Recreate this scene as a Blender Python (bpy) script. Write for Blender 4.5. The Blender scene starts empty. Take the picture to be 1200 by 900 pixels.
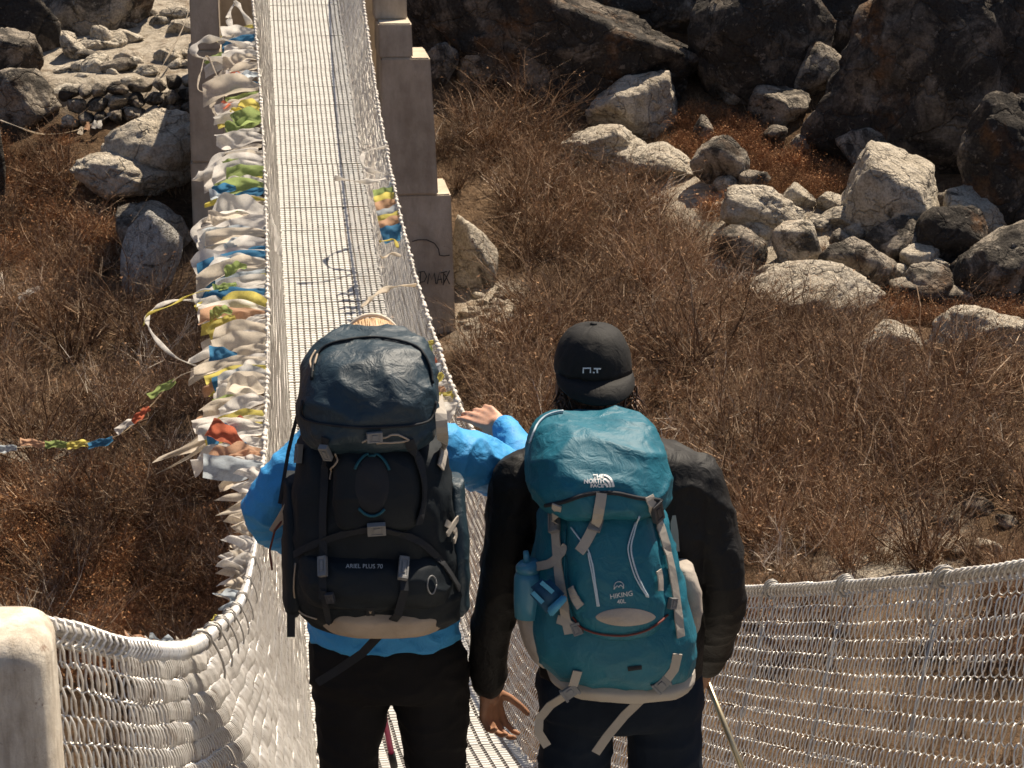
import bpy, bmesh, math, random
import numpy as np
from mathutils import Vector, Matrix, noise as mnoise
from mathutils.bvhtree import BVHTree

random.seed(7)
rng = np.random.default_rng(7)
sc = bpy.context.scene
R = math.radians

# ------------------------------------------------------------------ camera
PW, PH, FPX = 1200.0, 900.0, 2600.0           # photograph size and focal length in its pixels
PITCH, YAW = R(16.0), R(6.49)                 # down, to the right
cam_d = bpy.data.cameras.new('camera'); cam = bpy.data.objects.new('camera', cam_d)
sc.collection.objects.link(cam); sc.camera = cam
cam_d.sensor_fit = 'HORIZONTAL'; cam_d.sensor_width = 36.0
cam_d.lens = 36.0 * FPX / PW
cam_d.clip_start = 0.05; cam_d.clip_end = 2000
cam.location = (0, 0, 0)
cam.rotation_euler = (R(90) - PITCH, 0, -YAW)
cam_d.dof.use_dof = True; cam_d.dof.focus_distance = 8.5; cam_d.dof.aperture_fstop = 26.0
sc.render.resolution_x = 1024; sc.render.resolution_y = 768
# ------------------------------------------------------------------ sky, sun, exposure
SUN_TO = Vector((0.48, 0.52, 1.13)).normalized()
SUN_EL = math.asin(SUN_TO.z); SUN_AZ = math.atan2(SUN_TO.x, SUN_TO.y)
world = bpy.data.worlds.new('World'); sc.world = world; world.use_nodes = True
nt = world.node_tree
sky = nt.nodes.new('ShaderNodeTexSky'); sky.sky_type = 'NISHITA'; sky.sun_disc = False
sky.sun_elevation = SUN_EL; sky.sun_rotation = SUN_AZ; sky.altitude = 1500; sky.dust_density = 3.0
bg = nt.nodes['Background']; bg.inputs['Strength'].default_value = 0.06
nt.links.new(sky.outputs['Color'], bg.inputs['Color'])
sun_d = bpy.data.lights.new('sun', 'SUN'); sun_d.energy = 5.0; sun_d.angle = R(0.53); sun_d.color = (1.0, 0.87, 0.70)
sun = bpy.data.objects.new('sun', sun_d); sc.collection.objects.link(sun)
sun.rotation_euler = (-SUN_TO).to_track_quat('-Z', 'Y').to_euler()
sun.location = (20, 25, 60)
sc.view_settings.view_transform = 'Standard'; sc.view_settings.look = 'None'
sc.view_settings.exposure = 0.84; sc.view_settings.gamma = 1.0

# ------------------------------------------------------------------ pixel -> direction helpers
_cp, _sp, _cy, _sy = math.cos(PITCH), math.sin(PITCH), math.cos(YAW), math.sin(YAW)
FW = Vector((_sy * _cp, _cy * _cp, -_sp)); RT = Vector((_cy, -_sy, 0)); UP = RT.cross(FW)
def ray(px, py):
    return (FW + RT * ((px - PW / 2) / FPX) + UP * ((PH / 2 - py) / FPX))
def atY(px, py, Y):
    d = ray(px, py); return d * (Y / d.y)
def atD(px, py, depth):
    return ray(px, py) * depth
def topx(p):
    p = Vector(p); d = p.dot(FW)
    return PW / 2 + FPX * p.dot(RT) / d, PH / 2 - FPX * p.dot(UP) / d

# ------------------------------------------------------------------ numpy value noise
_perm = rng.random((4096,)).astype(np.float64)
def _h2(ix, iy, s):
    return _perm[(ix * 73 + iy * 1021 + s * 197 + (ix * iy) % 641) & 4095]
def vnoise(x, y, s=0):
    x = np.asarray(x, float); y = np.asarray(y, float)
    ix = np.floor(x).astype(int); iy = np.floor(y).astype(int); fx = x - ix; fy = y - iy
    fx = fx * fx * (3 - 2 * fx); fy = fy * fy * (3 - 2 * fy)
    a = _h2(ix, iy, s); b = _h2(ix + 1, iy, s); c = _h2(ix, iy + 1, s); d = _h2(ix + 1, iy + 1, s)
    return (a * (1 - fx) + b * fx) * (1 - fy) + (c * (1 - fx) + d * fx) * fy - 0.5
def fbm(x, y, f, o=4, s=0):
    r = 0; a = 1.0
    for k in range(o):
        r = r + a * vnoise(x * f + 13.7 * k, y * f - 7.1 * k, s + k); f *= 2.03; a *= 0.5
    return r

# ------------------------------------------------------------------ object helpers
COL = sc.collection
def link(o, parent=None):
    COL.objects.link(o)
    if parent is not None: o.parent = parent
    return o
def tag(o, label=None, cat=None, group=None, kind=None):
    if label: o['label'] = label
    if cat: o['category'] = cat
    if group: o['group'] = group
    if kind: o['kind'] = kind
    return o
def empty(name, loc=(0, 0, 0)):
    o = bpy.data.objects.new(name, None); o.location = loc; o.empty_display_size = 0.1
    COL.objects.link(o); return o
def mk(name, V, F, material=None, parent=None, smooth=False):
    me = bpy.data.meshes.new(name)
    if isinstance(V, np.ndarray) and isinstance(F, np.ndarray):
        n = F.shape[1]
        me.vertices.add(len(V)); me.vertices.foreach_set('co', np.ascontiguousarray(V, dtype=np.float32).ravel())
        me.loops.add(F.size); me.loops.foreach_set('vertex_index', F.astype(np.int32).ravel())
        me.polygons.add(len(F)); me.polygons.foreach_set('loop_start', (np.arange(len(F)) * n).astype(np.int32))
        me.polygons.foreach_set('loop_total', np.full(len(F), n, dtype=np.int32))
        me.update(calc_edges=True); me.validate()
    else:
        me.from_pydata([tuple(v) for v in V], [], [tuple(f) for f in F]); me.update()
    if smooth: me.polygons.foreach_set('use_smooth', np.ones(len(me.polygons), dtype=bool))
    if material is not None: me.materials.append(material)
    return add(name, me, parent)
def add(name, me, parent=None):
    o = bpy.data.objects.new(name, me); COL.objects.link(o)
    if parent is not None:
        o.parent = parent
        o.matrix_parent_inverse = Matrix.Translation(-Vector(parent.location)) if parent.type == 'EMPTY' else Matrix.Identity(4)
    return o

class MB:                                     # collects shapes of ONE part
    def __init__(s): s.V = []; s.F = []
    def put(s, V, F):
        b = len(s.V); s.V += [Vector(v) for v in V]; s.F += [tuple(i + b for i in f) for f in F]; return s
    def box(s, c, half, M=None, taper=1.0):
        c = Vector(c); M = M or Matrix.Identity(3); vs = []
        for z in (-1, 1):
            k = taper if z > 0 else 1.0
            for x, y in ((-1, -1), (1, -1), (1, 1), (-1, 1)):
                vs.append(c + M @ Vector((x * half[0] * k, y * half[1] * k, z * half[2])))
        return s.put(vs, [(3, 2, 1, 0), (4, 5, 6, 7), (0, 1, 5, 4), (1, 2, 6, 5), (2, 3, 7, 6), (3, 0, 4, 7)])
    def tube(s, pts, rad, n=8, cap=True, squash=None):
        pts = [Vector(p) for p in pts]; m = len(pts)
        rad = [rad] * m if not isinstance(rad, (list, tuple)) else rad
        T = []
        for i in range(m):
            t = pts[min(i + 1, m - 1)] - pts[max(i - 1, 0)]
            T.append(t.normalized() if t.length > 1e-9 else Vector((0, 0, 1)))
        ref = Vector((0, 0, 1)) if abs(T[0].z) < 0.9 else Vector((1, 0, 0))
        u = T[0].cross(ref).normalized(); vs = []
        for i in range(m):
            u = (u - T[i] * u.dot(T[i])).normalized(); v = T[i].cross(u)
            for k in range(n):
                a = 2 * math.pi * k / n
                vs.append(pts[i] + u * (math.cos(a) * rad[i]) + v * (math.sin(a) * rad[i]))
        fs = []
        for i in range(m - 1):
            for k in range(n):
                k2 = (k + 1) % n
                fs.append((i * n + k, i * n + k2, (i + 1) * n + k2, (i + 1) * n + k))
        if cap:
            fs.append(tuple(range(n - 1, -1, -1))); fs.append(tuple((m - 1) * n + k for k in range(n)))
        return s.put(vs, fs)
    def ball(s, c, r, nu=12, nv=8):
        c = Vector(c); r = Vector((r, r, r)) if not hasattr(r, '__len__') else Vector(r)
        vs = [c + Vector((0, 0, r.z))]
        for j in range(1, nv):
            ph = math.pi * j / nv
            for i in range(nu):
                a = 2 * math.pi * i / nu
                vs.append(c + Vector((r.x * math.sin(ph) * math.cos(a), r.y * math.sin(ph) * math.sin(a), r.z * math.cos(ph))))
        vs.append(c - Vector((0, 0, r.z))); fs = []
        for i in range(nu): fs.append((0, 1 + i, 1 + (i + 1) % nu))
        for j in range(nv - 2):
            for i in range(nu):
                a = 1 + j * nu + i; b = 1 + j * nu + (i + 1) % nu
                fs.append((a, a + nu, b + nu, b))
        e = len(vs) - 1; b0 = 1 + (nv - 2) * nu
        for i in range(nu): fs.append((e, b0 + (i + 1) % nu, b0 + i))
        return s.put(vs, fs)
    def rings(s, rings, cap=True, close=True):
        n = len(rings[0]); vs = [v for r in rings for v in r]; fs = []
        for i in range(len(rings) - 1):
            for k in range(n if close else n - 1):
                k2 = (k + 1) % n
                fs.append((i * n + k, i * n + k2, (i + 1) * n + k2, (i + 1) * n + k))
        if cap:
            fs.append(tuple(range(n - 1, -1, -1))); fs.append(tuple((len(rings) - 1) * n + k for k in range(n)))
        return s.put(vs, fs)
    def ribbon(s, pts, nrm, w, th=0.003):
        pts = [Vector(p) for p in pts]; m = len(pts); rr = []
        ws = w if isinstance(w, (list, tuple)) else [w] * m
        for i in range(m):
            t = (pts[min(i + 1, m - 1)] - pts[max(i - 1, 0)]).normalized()
            n = Vector(nrm[i] if isinstance(nrm, list) else nrm); n = (n - t * n.dot(t)).normalized()
            sd = t.cross(n).normalized() * (ws[i] / 2)
            rr.append([pts[i] - sd, pts[i] + sd, pts[i] + sd + n * th, pts[i] - sd + n * th])
        return s.rings(rr)
    def build(s, name, material, parent=None, smooth=False, bevel=0.0, autosmooth=None):
        o = mk(name, s.V, s.F, material, parent, smooth)
        if bevel:
            bm = bmesh.new(); bm.from_mesh(o.data)
            ed = [e for e in bm.edges if len(e.link_faces) == 2 and e.calc_face_angle(0) > 0.5]
            bmesh.ops.bevel(bm, geom=ed, offset=bevel, segments=2, affect='EDGES', profile=0.6)
            bm.to_mesh(o.data); bm.free()
        return o

# ------------------------------------------------------------------ materials
class NT:
    def __init__(s, name, rough=0.8, metallic=0.0, spec=0.3):
        s.m = bpy.data.materials.new(name); s.m.use_nodes = True; s.t = s.m.node_tree
        s.b = s.t.nodes['Principled BSDF']; s.b.inputs['Roughness'].default_value = rough
        s.b.inputs['Metallic'].default_value = metallic; s.b.inputs['Specular IOR Level'].default_value = spec
        s.co = s.t.nodes.new('ShaderNodeTexCoord')
    def n(s, typ, **kw):
        x = s.t.nodes.new(typ)
        for k, v in kw.items():
            if k in x.inputs: x.inputs[k].default_value = v
            else: setattr(x, k, v)
        return x
    def l(s, a, b): s.t.links.new(a, b)
    def noise(s, scale, detail=6, rough=0.6, coord='Object', dist=0.0, vec=None):
        x = s.n('ShaderNodeTexNoise'); x.inputs['Scale'].default_value = scale
        x.inputs['Detail'].default_value = detail; x.inputs['Roughness'].default_value = rough; x.inputs['Distortion'].default_value = dist
        s.l(vec or s.co.outputs[coord], x.inputs['Vector']); return x.outputs['Fac']
    def ramp(s, fac, stops, interp='LINEAR'):
        x = s.n('ShaderNodeValToRGB'); cr = x.color_ramp; cr.interpolation = interp
        while len(cr.elements) < len(stops): cr.elements.new(0.5)
        for e, (p, c) in zip(cr.elements, stops):
            e.position = p; e.color = (*c, 1) if len(c) == 3 else c
        s.l(fac, x.inputs['Fac']); return x.outputs['Color']
    def mix(s, fac, a, b, mode='MIX'):
        x = s.n('ShaderNodeMix', data_type='RGBA', blend_type=mode)
        for sock, v in ((x.inputs[0], fac), (x.inputs[6], a), (x.inputs[7], b)):
            if hasattr(v, 'is_output') or isinstance(v, bpy.types.NodeSocket): s.l(v, sock)
            elif isinstance(v, (int, float)): sock.default_value = v
            else: sock.default_value = (*v, 1) if len(v) == 3 else v
        return x.outputs[2]
    def math(s, op, a, b=0.0):
        x = s.n('ShaderNodeMath', operation=op)
        for sock, v in zip(x.inputs, (a, b)):
            if isinstance(v, bpy.types.NodeSocket): s.l(v, sock)
            else: sock.default_value = v
        return x.outputs[0]
    def color(s, c): s.l(c, s.b.inputs['Base Color']) if isinstance(c, bpy.types.NodeSocket) else setattr(s.b.inputs['Base Color'], 'default_value', (*c, 1))
    def bump(s, h, strength=0.4, dist=0.01):
        x = s.n('ShaderNodeBump'); x.inputs['Strength'].default_value = strength; x.inputs['Distance'].default_value = dist
        s.l(h, x.inputs['Height']); s.l(x.outputs['Normal'], s.b.inputs['Normal'])

def mul(c, k): return tuple(min(1.0, x * k) for x in c)
def cloth(name, c, weave=900, rough=0.8, vary=0.25, bump=0.25, spec=0.25, sheen=0.0, wr=18):
    t = NT(name, rough, 0, spec)
    f = t.noise(wr * 0.5, 5, 0.6); g = t.noise(weave, 2, 0.5)
    col = t.ramp(f, [(0.3, mul(c, 1 - vary)), (0.7, mul(c, 1 + vary))])
    t.color(t.mix(0.15, col, t.ramp(g, [(0.35, mul(c, 0.5)), (0.65, mul(c, 1.5))])))
    h = t.math('ADD', t.math('MULTIPLY', t.noise(wr, 4, 0.55, dist=0.8), 1.0), t.math('MULTIPLY', g, 0.06))
    t.bump(h, bump, 0.012)
    if sheen: t.b.inputs['Sheen Weight'].default_value = sheen
    return t.m
def plain(name, c, rough=0.6, metallic=0.0, vary=0.15, scale=30, bump=0.1):
    t = NT(name, rough, metallic, 0.4)
    t.color(t.ramp(t.noise(scale, 5), [(0.3, mul(c, 1 - vary)), (0.7, mul(c, 1 + vary))]))
    if bump: t.bump(t.noise(scale * 4, 4), bump, 0.004)
    return t.m
def rockmat(name, lo, mid, hi, lichen=(0.03, 0.027, 0.024), amt=0.5, scale=1.0, orange=0.15):
    t = NT(name, 0.92, 0, 0.2)
    oi = t.n('ShaderNodeObjectInfo')
    va = t.n('ShaderNodeVectorMath', operation='ADD'); t.l(t.co.outputs['Object'], va.inputs[0])
    sc_ = t.n('ShaderNodeVectorMath', operation='SCALE'); sc_.inputs[0].default_value = (37, 11, 23); t.l(oi.outputs['Random'], sc_.inputs['Scale']); t.l(sc_.outputs[0], va.inputs[1])
    v = va.outputs[0]
    base = t.ramp(t.noise(1.6 * scale, 9, 0.62, vec=v, dist=0.4), [(0.28, lo), (0.5, mid), (0.72, hi)])
    vor = t.n('ShaderNodeTexVoronoi', feature='DISTANCE_TO_EDGE'); vor.inputs['Scale'].default_value = 1.3 * scale
    wv = t.n('ShaderNodeVectorMath', operation='ADD'); nz = t.n('ShaderNodeTexNoise'); nz.inputs['Scale'].default_value = 2.2 * scale; nz.inputs['Detail'].default_value = 5
    t.l(v, nz.inputs['Vector']); t.l(v, wv.inputs[0]); t.l(nz.outputs['Color'], wv.inputs[1]); t.l(wv.outputs[0], vor.inputs['Vector'])
    crack = t.ramp(vor.outputs['Distance'], [(0.0, (0.25, 0.22, 0.2)), (0.02, (1, 1, 1))])
    col = t.mix(0.55, base, crack, 'MULTIPLY')
    lm = t.ramp(t.noise(1.1 * scale, 8, 0.68, vec=v, dist=0.6), [(0.62 - 0.26 * amt, (0, 0, 0)), (0.70 - 0.26 * amt, (1, 1, 1))])
    col = t.mix(t.math('MULTIPLY', lm, 0.85), col, lichen)
    om = t.ramp(t.noise(0.9 * scale, 6, 0.6, vec=v), [(0.58, (0, 0, 0)), (0.68, (1, 1, 1))])
    col = t.mix(t.math('MULTIPLY', om, orange), col, (0.22, 0.105, 0.04))
    sp = t.ramp(t.noise(22 * scale, 4, 0.6, vec=v), [(0.36, (0.55, 0.53, 0.5)), (0.6, (1.12, 1.12, 1.1))])
    col = t.mix(0.75, col, sp, 'MULTIPLY')
    wl = t.ramp(t.noise(7 * scale, 5, 0.7, vec=v), [(0.60, (0, 0, 0)), (0.66, (1, 1, 1))])
    t.color(t.mix(t.math('MULTIPLY', wl, 0.5), col, hi))
    h = t.math('ADD', t.noise(3.5 * scale, 10, 0.68, vec=v), t.math('MULTIPLY', t.ramp(vor.outputs['Distance'], [(0, (0, 0, 0)), (0.05, (1, 1, 1))]), 0.25))
    t.bump(h, 1.0, 0.22)
    return t.m
M = {}
M['rock_pale'] = rockmat('rock_pale', (0.33, 0.285, 0.22), (0.55, 0.485, 0.39), (0.66, 0.60, 0.50), amt=0.22, orange=0.25)
M['rock_grey'] = rockmat('rock_grey', (0.19, 0.16, 0.125), (0.36, 0.31, 0.25), (0.52, 0.46, 0.375), amt=0.60, orange=0.3)
M['rock_dark'] = rockmat('rock_dark', (0.07, 0.06, 0.05), (0.15, 0.125, 0.10), (0.33, 0.28, 0.225), amt=0.72, scale=0.8, orange=0.6)
M['rock_white'] = rockmat('rock_white', (0.42, 0.40, 0.36), (0.58, 0.56, 0.52), (0.68, 0.66, 0.61), amt=0.12, scale=2.0, orange=0.1)
# ================================================================== terrain
def sstep(a, b, x):
    t = np.clip((np.asarray(x, float) - a) / (b - a), 0, 1); return t * t * (3 - 2 * t)
LY = np.array([-400, -40, -6, 1.2, 2.4, 8, 14, 20, 27.5, 34, 38.5, 41.2, 43.4, 44.1, 52, 56, 61, 72, 120, 260, 700.])
LZ = np.array([40, 4, -1.9, -1.95, -4.2, -9.5, -12.6, -12.4, -10.9, -9.75, -8.7, -7.95, -7.3, -6.65, -5.5, -4.2, -1.0, 6, 36, 110, 300.])
RY = np.array([-400, -40, -6, 1.2, 2.4, 8, 14, 20, 27, 33, 39.0, 42.5, 46, 50, 55, 70, 120, 260, 700.])
RZ = np.array([40, 4, -1.9, -1.95, -4.2, -9.5, -12.2, -11.6, -10.75, -10.5, -10.35, -9.75, -8.75, -7.4, -5.2, 4, 36, 110, 300.])
def terrain(x, y, detail=True):
    x = np.asarray(x, float); y = np.asarray(y, float)
    w = sstep(-1.3, 3.2, x - 0.04 * (y - 38))
    z = np.interp(y, LY, LZ) * (1 - w) + np.interp(y, RY, RZ) * w
    far = sstep(20, 26, y)
    near = 1 - sstep(1.0, 2.0, y) * 1.0
    amp = np.where(y < 2.0, 0.02, 1.0)
    if detail:
        z = z + amp * (fbm(x, y, 0.16, 3, 3) * 0.9 + fbm(x, y, 0.7, 4, 9) * 0.22)
        z = z + sstep(55, 120, y) * fbm(x, y, 0.03, 4, 21) * 22
    return z
def hit(px, py, lo=22.0, hi=75.0):
    d = ray(px, py); t = np.linspace(lo, hi, 1600)
    X, Y, Z = d.x * t, d.y * t, d.z * t
    below = np.nonzero(Z < terrain(X, Y))[0]
    i = below[0] if len(below) else len(t) - 1
    return Vector((X[i], Y[i], float(terrain(X[i], Y[i]))))
def grid_axis(lo, hi, core0, core1, step, grow):
    c = list(np.arange(core0, core1 + 1e-6, step)); s = step; a = core1
    while a < hi: s *= grow; a += s; c.append(a)
    s = step; a = core0; b = []
    while a > lo: s *= grow; a -= s; b.append(a)
    return np.array(b[::-1] + c)
gx = grid_axis(-320, 320, -7, 17.5, 0.17, 1.16); gy = grid_axis(-260, 520, 21.5, 56, 0.17, 1.16)
GX, GY = np.meshgrid(gx, gy); GZ = terrain(GX, GY)
GZ = GZ + np.where(GY > 20, fbm(GX, GY, 3.1, 3, 33) * 0.07, 0)
nX, nY = len(gx), len(gy)
TV = np.stack([GX, GY, GZ], -1).reshape(-1, 3)
ii = (np.arange(nY - 1)[:, None] * nX + np.arange(nX - 1)[None, :]).ravel()
TF = np.stack([ii, ii + 1, ii + nX + 1, ii + nX], -1)
t = NT('earth', 0.95, 0, 0.15)
soil = t.ramp(t.noise(0.55, 9, 0.65, dist=0.5), [(0.3, (0.06, 0.036, 0.02)), (0.46, (0.125, 0.08, 0.045)), (0.6, (0.20, 0.135, 0.082)), (0.74, (0.34, 0.25, 0.165))])
fine = t.ramp(t.noise(9, 8, 0.7), [(0.34, (0.45, 0.4, 0.36)), (0.62, (1.25, 1.2, 1.15))])
soil = t.mix(0.85, soil, fine, 'MULTIPLY')
at = t.n('ShaderNodeAttribute', attribute_name='stony'); 
gr = t.ramp(t.noise(5.5, 8, 0.7), [(0.3, (0.26, 0.215, 0.16)), (0.52, (0.54, 0.47, 0.37)), (0.75, (0.66, 0.59, 0.48))])
msk = t.math('MULTIPLY', at.outputs['Fac'], t.ramp(t.noise(2.2, 6, 0.6), [(0.30, (0.2, 0.2, 0.2)), (0.48, (1, 1, 1))]))
t.color(t.mix(msk, soil, gr))
t.bump(t.math('ADD', t.noise(4, 10, 0.7), t.math('MULTIPLY', t.noise(26, 5, 0.7), 0.4)), 1.0, 0.2)
M['earth'] = t.m
ground = mk('ground', TV, TF, M['earth'], smooth=True); tag(ground, 'brown earth hillside under dry brush, stony in places', 'ground', kind='structure')
# stony bare places (their own pale gravel), found on the ground by their picture position
def poly_in(px, py, poly):
    inside = False; j = len(poly) - 1
    for i in range(len(poly)):
        xi, yi = poly[i]; xj, yj = poly[j]
        if (yi > py) != (yj > py) and px < (xj - xi) * (py - yi) / (yj - yi) + xi: inside = not inside
        j = i
    return inside
STONY = [[(20, -60), (235, -60), (232, 138), (150, 120), (60, 120), (30, 60)],
         [(536, 330), (612, 330), (618, 400), (536, 412)], [(690, 170), (830, 200), (960, 240), (1060, 330), (880, 330), (780, 240)],
         [(1000, 610), (1120, 560), (1130, 680), (960, 690)], [(0, 515), (90, 520), (80, 575), (0, 590)]]
sel = np.nonzero((TV[:, 1] > 22) & (TV[:, 1] < 60) & (TV[:, 0] > -9) & (TV[:, 0] < 20))[0]
Dp = TV[sel] @ np.array(FW); U = PW / 2 + FPX * (TV[sel] @ np.array(RT)) / Dp; Vv = PH / 2 - FPX * (TV[sel] @ np.array(UP)) / Dp
stony = np.zeros(len(TV), dtype=np.float32)
for poly in STONY:
    P = np.array(poly); j = np.roll(np.arange(len(P)), 1); ins = np.zeros(len(sel), bool)
    for i in range(len(P)):
        xi, yi = P[i]; xj, yj = P[j[i]]
        c = ((yi > Vv) != (yj > Vv)) & (U < (xj - xi) * (Vv - yi) / (yj - yi + 1e-9) + xi); ins ^= c
    stony[sel[ins]] = 1.0
S2 = stony.reshape(nY, nX)
for _ in range(3):
    S2 = (S2 + np.roll(S2, 1, 0) + np.roll(S2, -1, 0) + np.roll(S2, 1, 1) + np.roll(S2, -1, 1)) / 5
a_ = ground.data.attributes.new('stony', 'FLOAT', 'POINT'); a_.data.foreach_set('value', S2.ravel().astype(np.float32))

# ================================================================== footbridge
CX, HW = 0.801, 0.60
KN = np.array([2, 5, 8, 12, 18, 26, 36, 50.]); ZK = np.array([-1.69, -3.07, -4.30, -5.72, -6.59, -6.32, -4.89, -2.37])
def _nat(kn, val):
    n = len(kn); h = np.diff(kn); A = np.eye(n); b = np.zeros(n)
    for i in range(1, n - 1):
        A[i, i - 1] = h[i - 1]; A[i, i] = 2 * (h[i - 1] + h[i]); A[i, i + 1] = h[i]
        b[i] = 6 * ((val[i + 1] - val[i]) / h[i] - (val[i] - val[i - 1]) / h[i - 1])
    return np.linalg.solve(A, b)
_MK = _nat(KN, ZK)
def zdeck(y):
    y = np.asarray(y, float); k = np.clip(np.searchsorted(KN, y) - 1, 0, len(KN) - 2); h = np.diff(KN)
    x = y - KN[k]; hh = h[k]; v = ZK
    return v[k] + x * ((v[k + 1] - v[k]) / hh - hh * (2 * _MK[k] + _MK[k + 1]) / 6) + x * x * _MK[k] / 2 + x ** 3 * (_MK[k + 1] - _MK[k]) / (6 * hh)
Y0, Y1 = 2.0, 41.4
def rail_raw(y, side):
    r = 0.779 + 1.012e-3 * (y - 26) ** 2; n = np.maximum(0, 14 - y) ** 2 * 1e-2
    if side < 0: return CX - r + 0.247 * n, zdeck(y) + 1.126 - 0.166 * n
    return CX + r - 0.215 * n, zdeck(y) + 1.126 - 0.016 * n
# near end of the left rail swings out to its anchor post
_nl = [atD(52, 735, 3.80), atD(90, 742, 3.90), atD(140, 756, 4.08), atD(178, 761, 4.36)]
_ry = np.concatenate([[p.y for p in _nl], np.arange(4.5, Y1 + 0.3, 0.25)])
_lx = np.concatenate([[p.x for p in _nl], rail_raw(np.arange(4.5, Y1 + 0.3, 0.25), -1)[0]])
_lz = np.concatenate([[p.z for p in _nl], rail_raw(np.arange(4.5, Y1 + 0.3, 0.25), -1)[1]])
YL0 = float(_ry[0]); YR0 = 3.3
def rail(y, side):
    y = np.asarray(y, float)
    if side < 0: return np.interp(y, _ry, _lx), np.interp(y, _ry, _lz)
    return rail_raw(y, 1)
def railp(y, side):
    x, z = rail(y, side); return Vector((float(x), float(y), float(z)))

t = NT('galvanised_wire', 0.38, 0.35, 0.5)
t.color(t.ramp(t.noise(11, 7, 0.75), [(0.32, (0.36, 0.30, 0.25)), (0.46, (0.66, 0.63, 0.58)), (0.75, (0.78, 0.76, 0.71))])); M['wire'] = t.m
t = NT('steel_grating', 0.5, 0.2, 0.5)
t.color(t.ramp(t.noise(3.5, 8, 0.7), [(0.3, (0.36, 0.35, 0.32)), (0.5, (0.54, 0.525, 0.485)), (0.72, (0.63, 0.615, 0.57))])); M['grate'] = t.m
M['cable'] = plain('steel_cable', (0.38, 0.36, 0.33), 0.5, 0.4, 0.2, 60)
M['lacing'] = plain('lacing_rope', (0.62, 0.57, 0.50), 0.7, 0.1, 0.2, 40)
M['timber'] = plain('weathered_timber', (0.19, 0.13, 0.085), 0.9, 0, 0.35, 20, 0.4)

bridge = empty('footbridge', (CX, 20, float(zdeck(20))))
tag(bridge, 'long suspended footbridge with steel grating deck and wire mesh sides', 'footbridge')

def coil_tube(P, N, B, A, Bd, phase, seg, turns, sides, rad, name, material, pos_fn):
    pass
def tube_np(P, rad, sides):
    # P (n,3) centre line -> quads
    T = np.gradient(P, axis=0); T /= np.linalg.norm(T, axis=1)[:, None] + 1e-12
    ref = np.array([0.31, 0.0, 0.95]); u = np.cross(T, ref); u /= np.linalg.norm(u, axis=1)[:, None] + 1e-12; v = np.cross(T, u)
    a = 2 * np.pi * np.arange(sides) / sides
    V = P[:, None] + rad * (np.cos(a)[None, :, None] * u[:, None] + np.sin(a)[None, :, None] * v[:, None])
    n = len(P); k = np.arange(sides); k2 = (k + 1) % sides; i = np.arange(n - 1)[:, None]
    F = np.stack([i * sides + k, i * sides + k2, (i + 1) * sides + k2, (i + 1) * sides + k], -1).reshape(-1, 4)
    return V.reshape(-1, 3), F
ROWS = 19
def fence_frame(side, y):
    rx, rz = rail(y, side); bx = np.full_like(y, CX + side * HW); bz = zdeck(y) + 0.015
    if side < 0: wv = np.clip((5.6 - y) / 1.9, 0, 1); wv = wv * wv * (3 - 2 * wv); bx = bx * (1 - wv) + (rx + 0.05) * wv
    else: wv = 0.6 * sstep(-13, -5.5, -y); bx = bx * (1 - wv) + (rx - 0.03) * wv
    return np.stack([bx, y, bz], -1), np.stack([rx, y, rz - 0.015], -1)
def arc_samples(side, ya, yb, pitch):
    yy = np.linspace(ya, yb, 4000); x, z = rail(yy, side)
    s = np.concatenate([[0], np.cumsum(np.sqrt(np.diff(x) ** 2 + np.diff(yy) ** 2 + np.diff(z) ** 2))])
    return yy, s
def make_rows(side, ya, yb, pitch, seg, sides, rad):
    yy, s = arc_samples(side, ya, yb, pitch); turns = s[-1] / pitch
    for k in range(ROWS):
        n = int(turns * seg); th = np.linspace(0, turns * 2 * np.pi, n)
        wob = fbm(th * 0.021, th * 0 + k * 3.1, 1.0, 3, 50 + k)
        y = np.interp(th / (2 * np.pi) * pitch + 0.010 * np.sin(th * 0.13 + k), s, yy)
        Bt, Tp = fence_frame(side, y); d = Tp - Bt; Ln = np.linalg.norm(d, axis=1)[:, None]; un = d / Ln
        tg = np.gradient(Tp, axis=0); tg /= np.linalg.norm(tg, axis=1)[:, None] + 1e-9
        nm = np.cross(tg, un)
        ph = th + (k % 2) * np.pi
        frac = (k + 0.5) / ROWS
        P = Bt + d * frac + un * ((Ln / ROWS) * 0.56 * np.cos(ph)[:, None] + wob[:, None] * 0.016) + nm * (0.011 * np.sin(ph)[:, None] + 0.012 * fbm(y * 1.3, y * 0 + k, 1.0, 2, 5)[:, None])
        V, F = tube_np(P, rad, sides)
        mk('mesh_wire', V, F, M['wire'], bridge, smooth=True)
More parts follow.
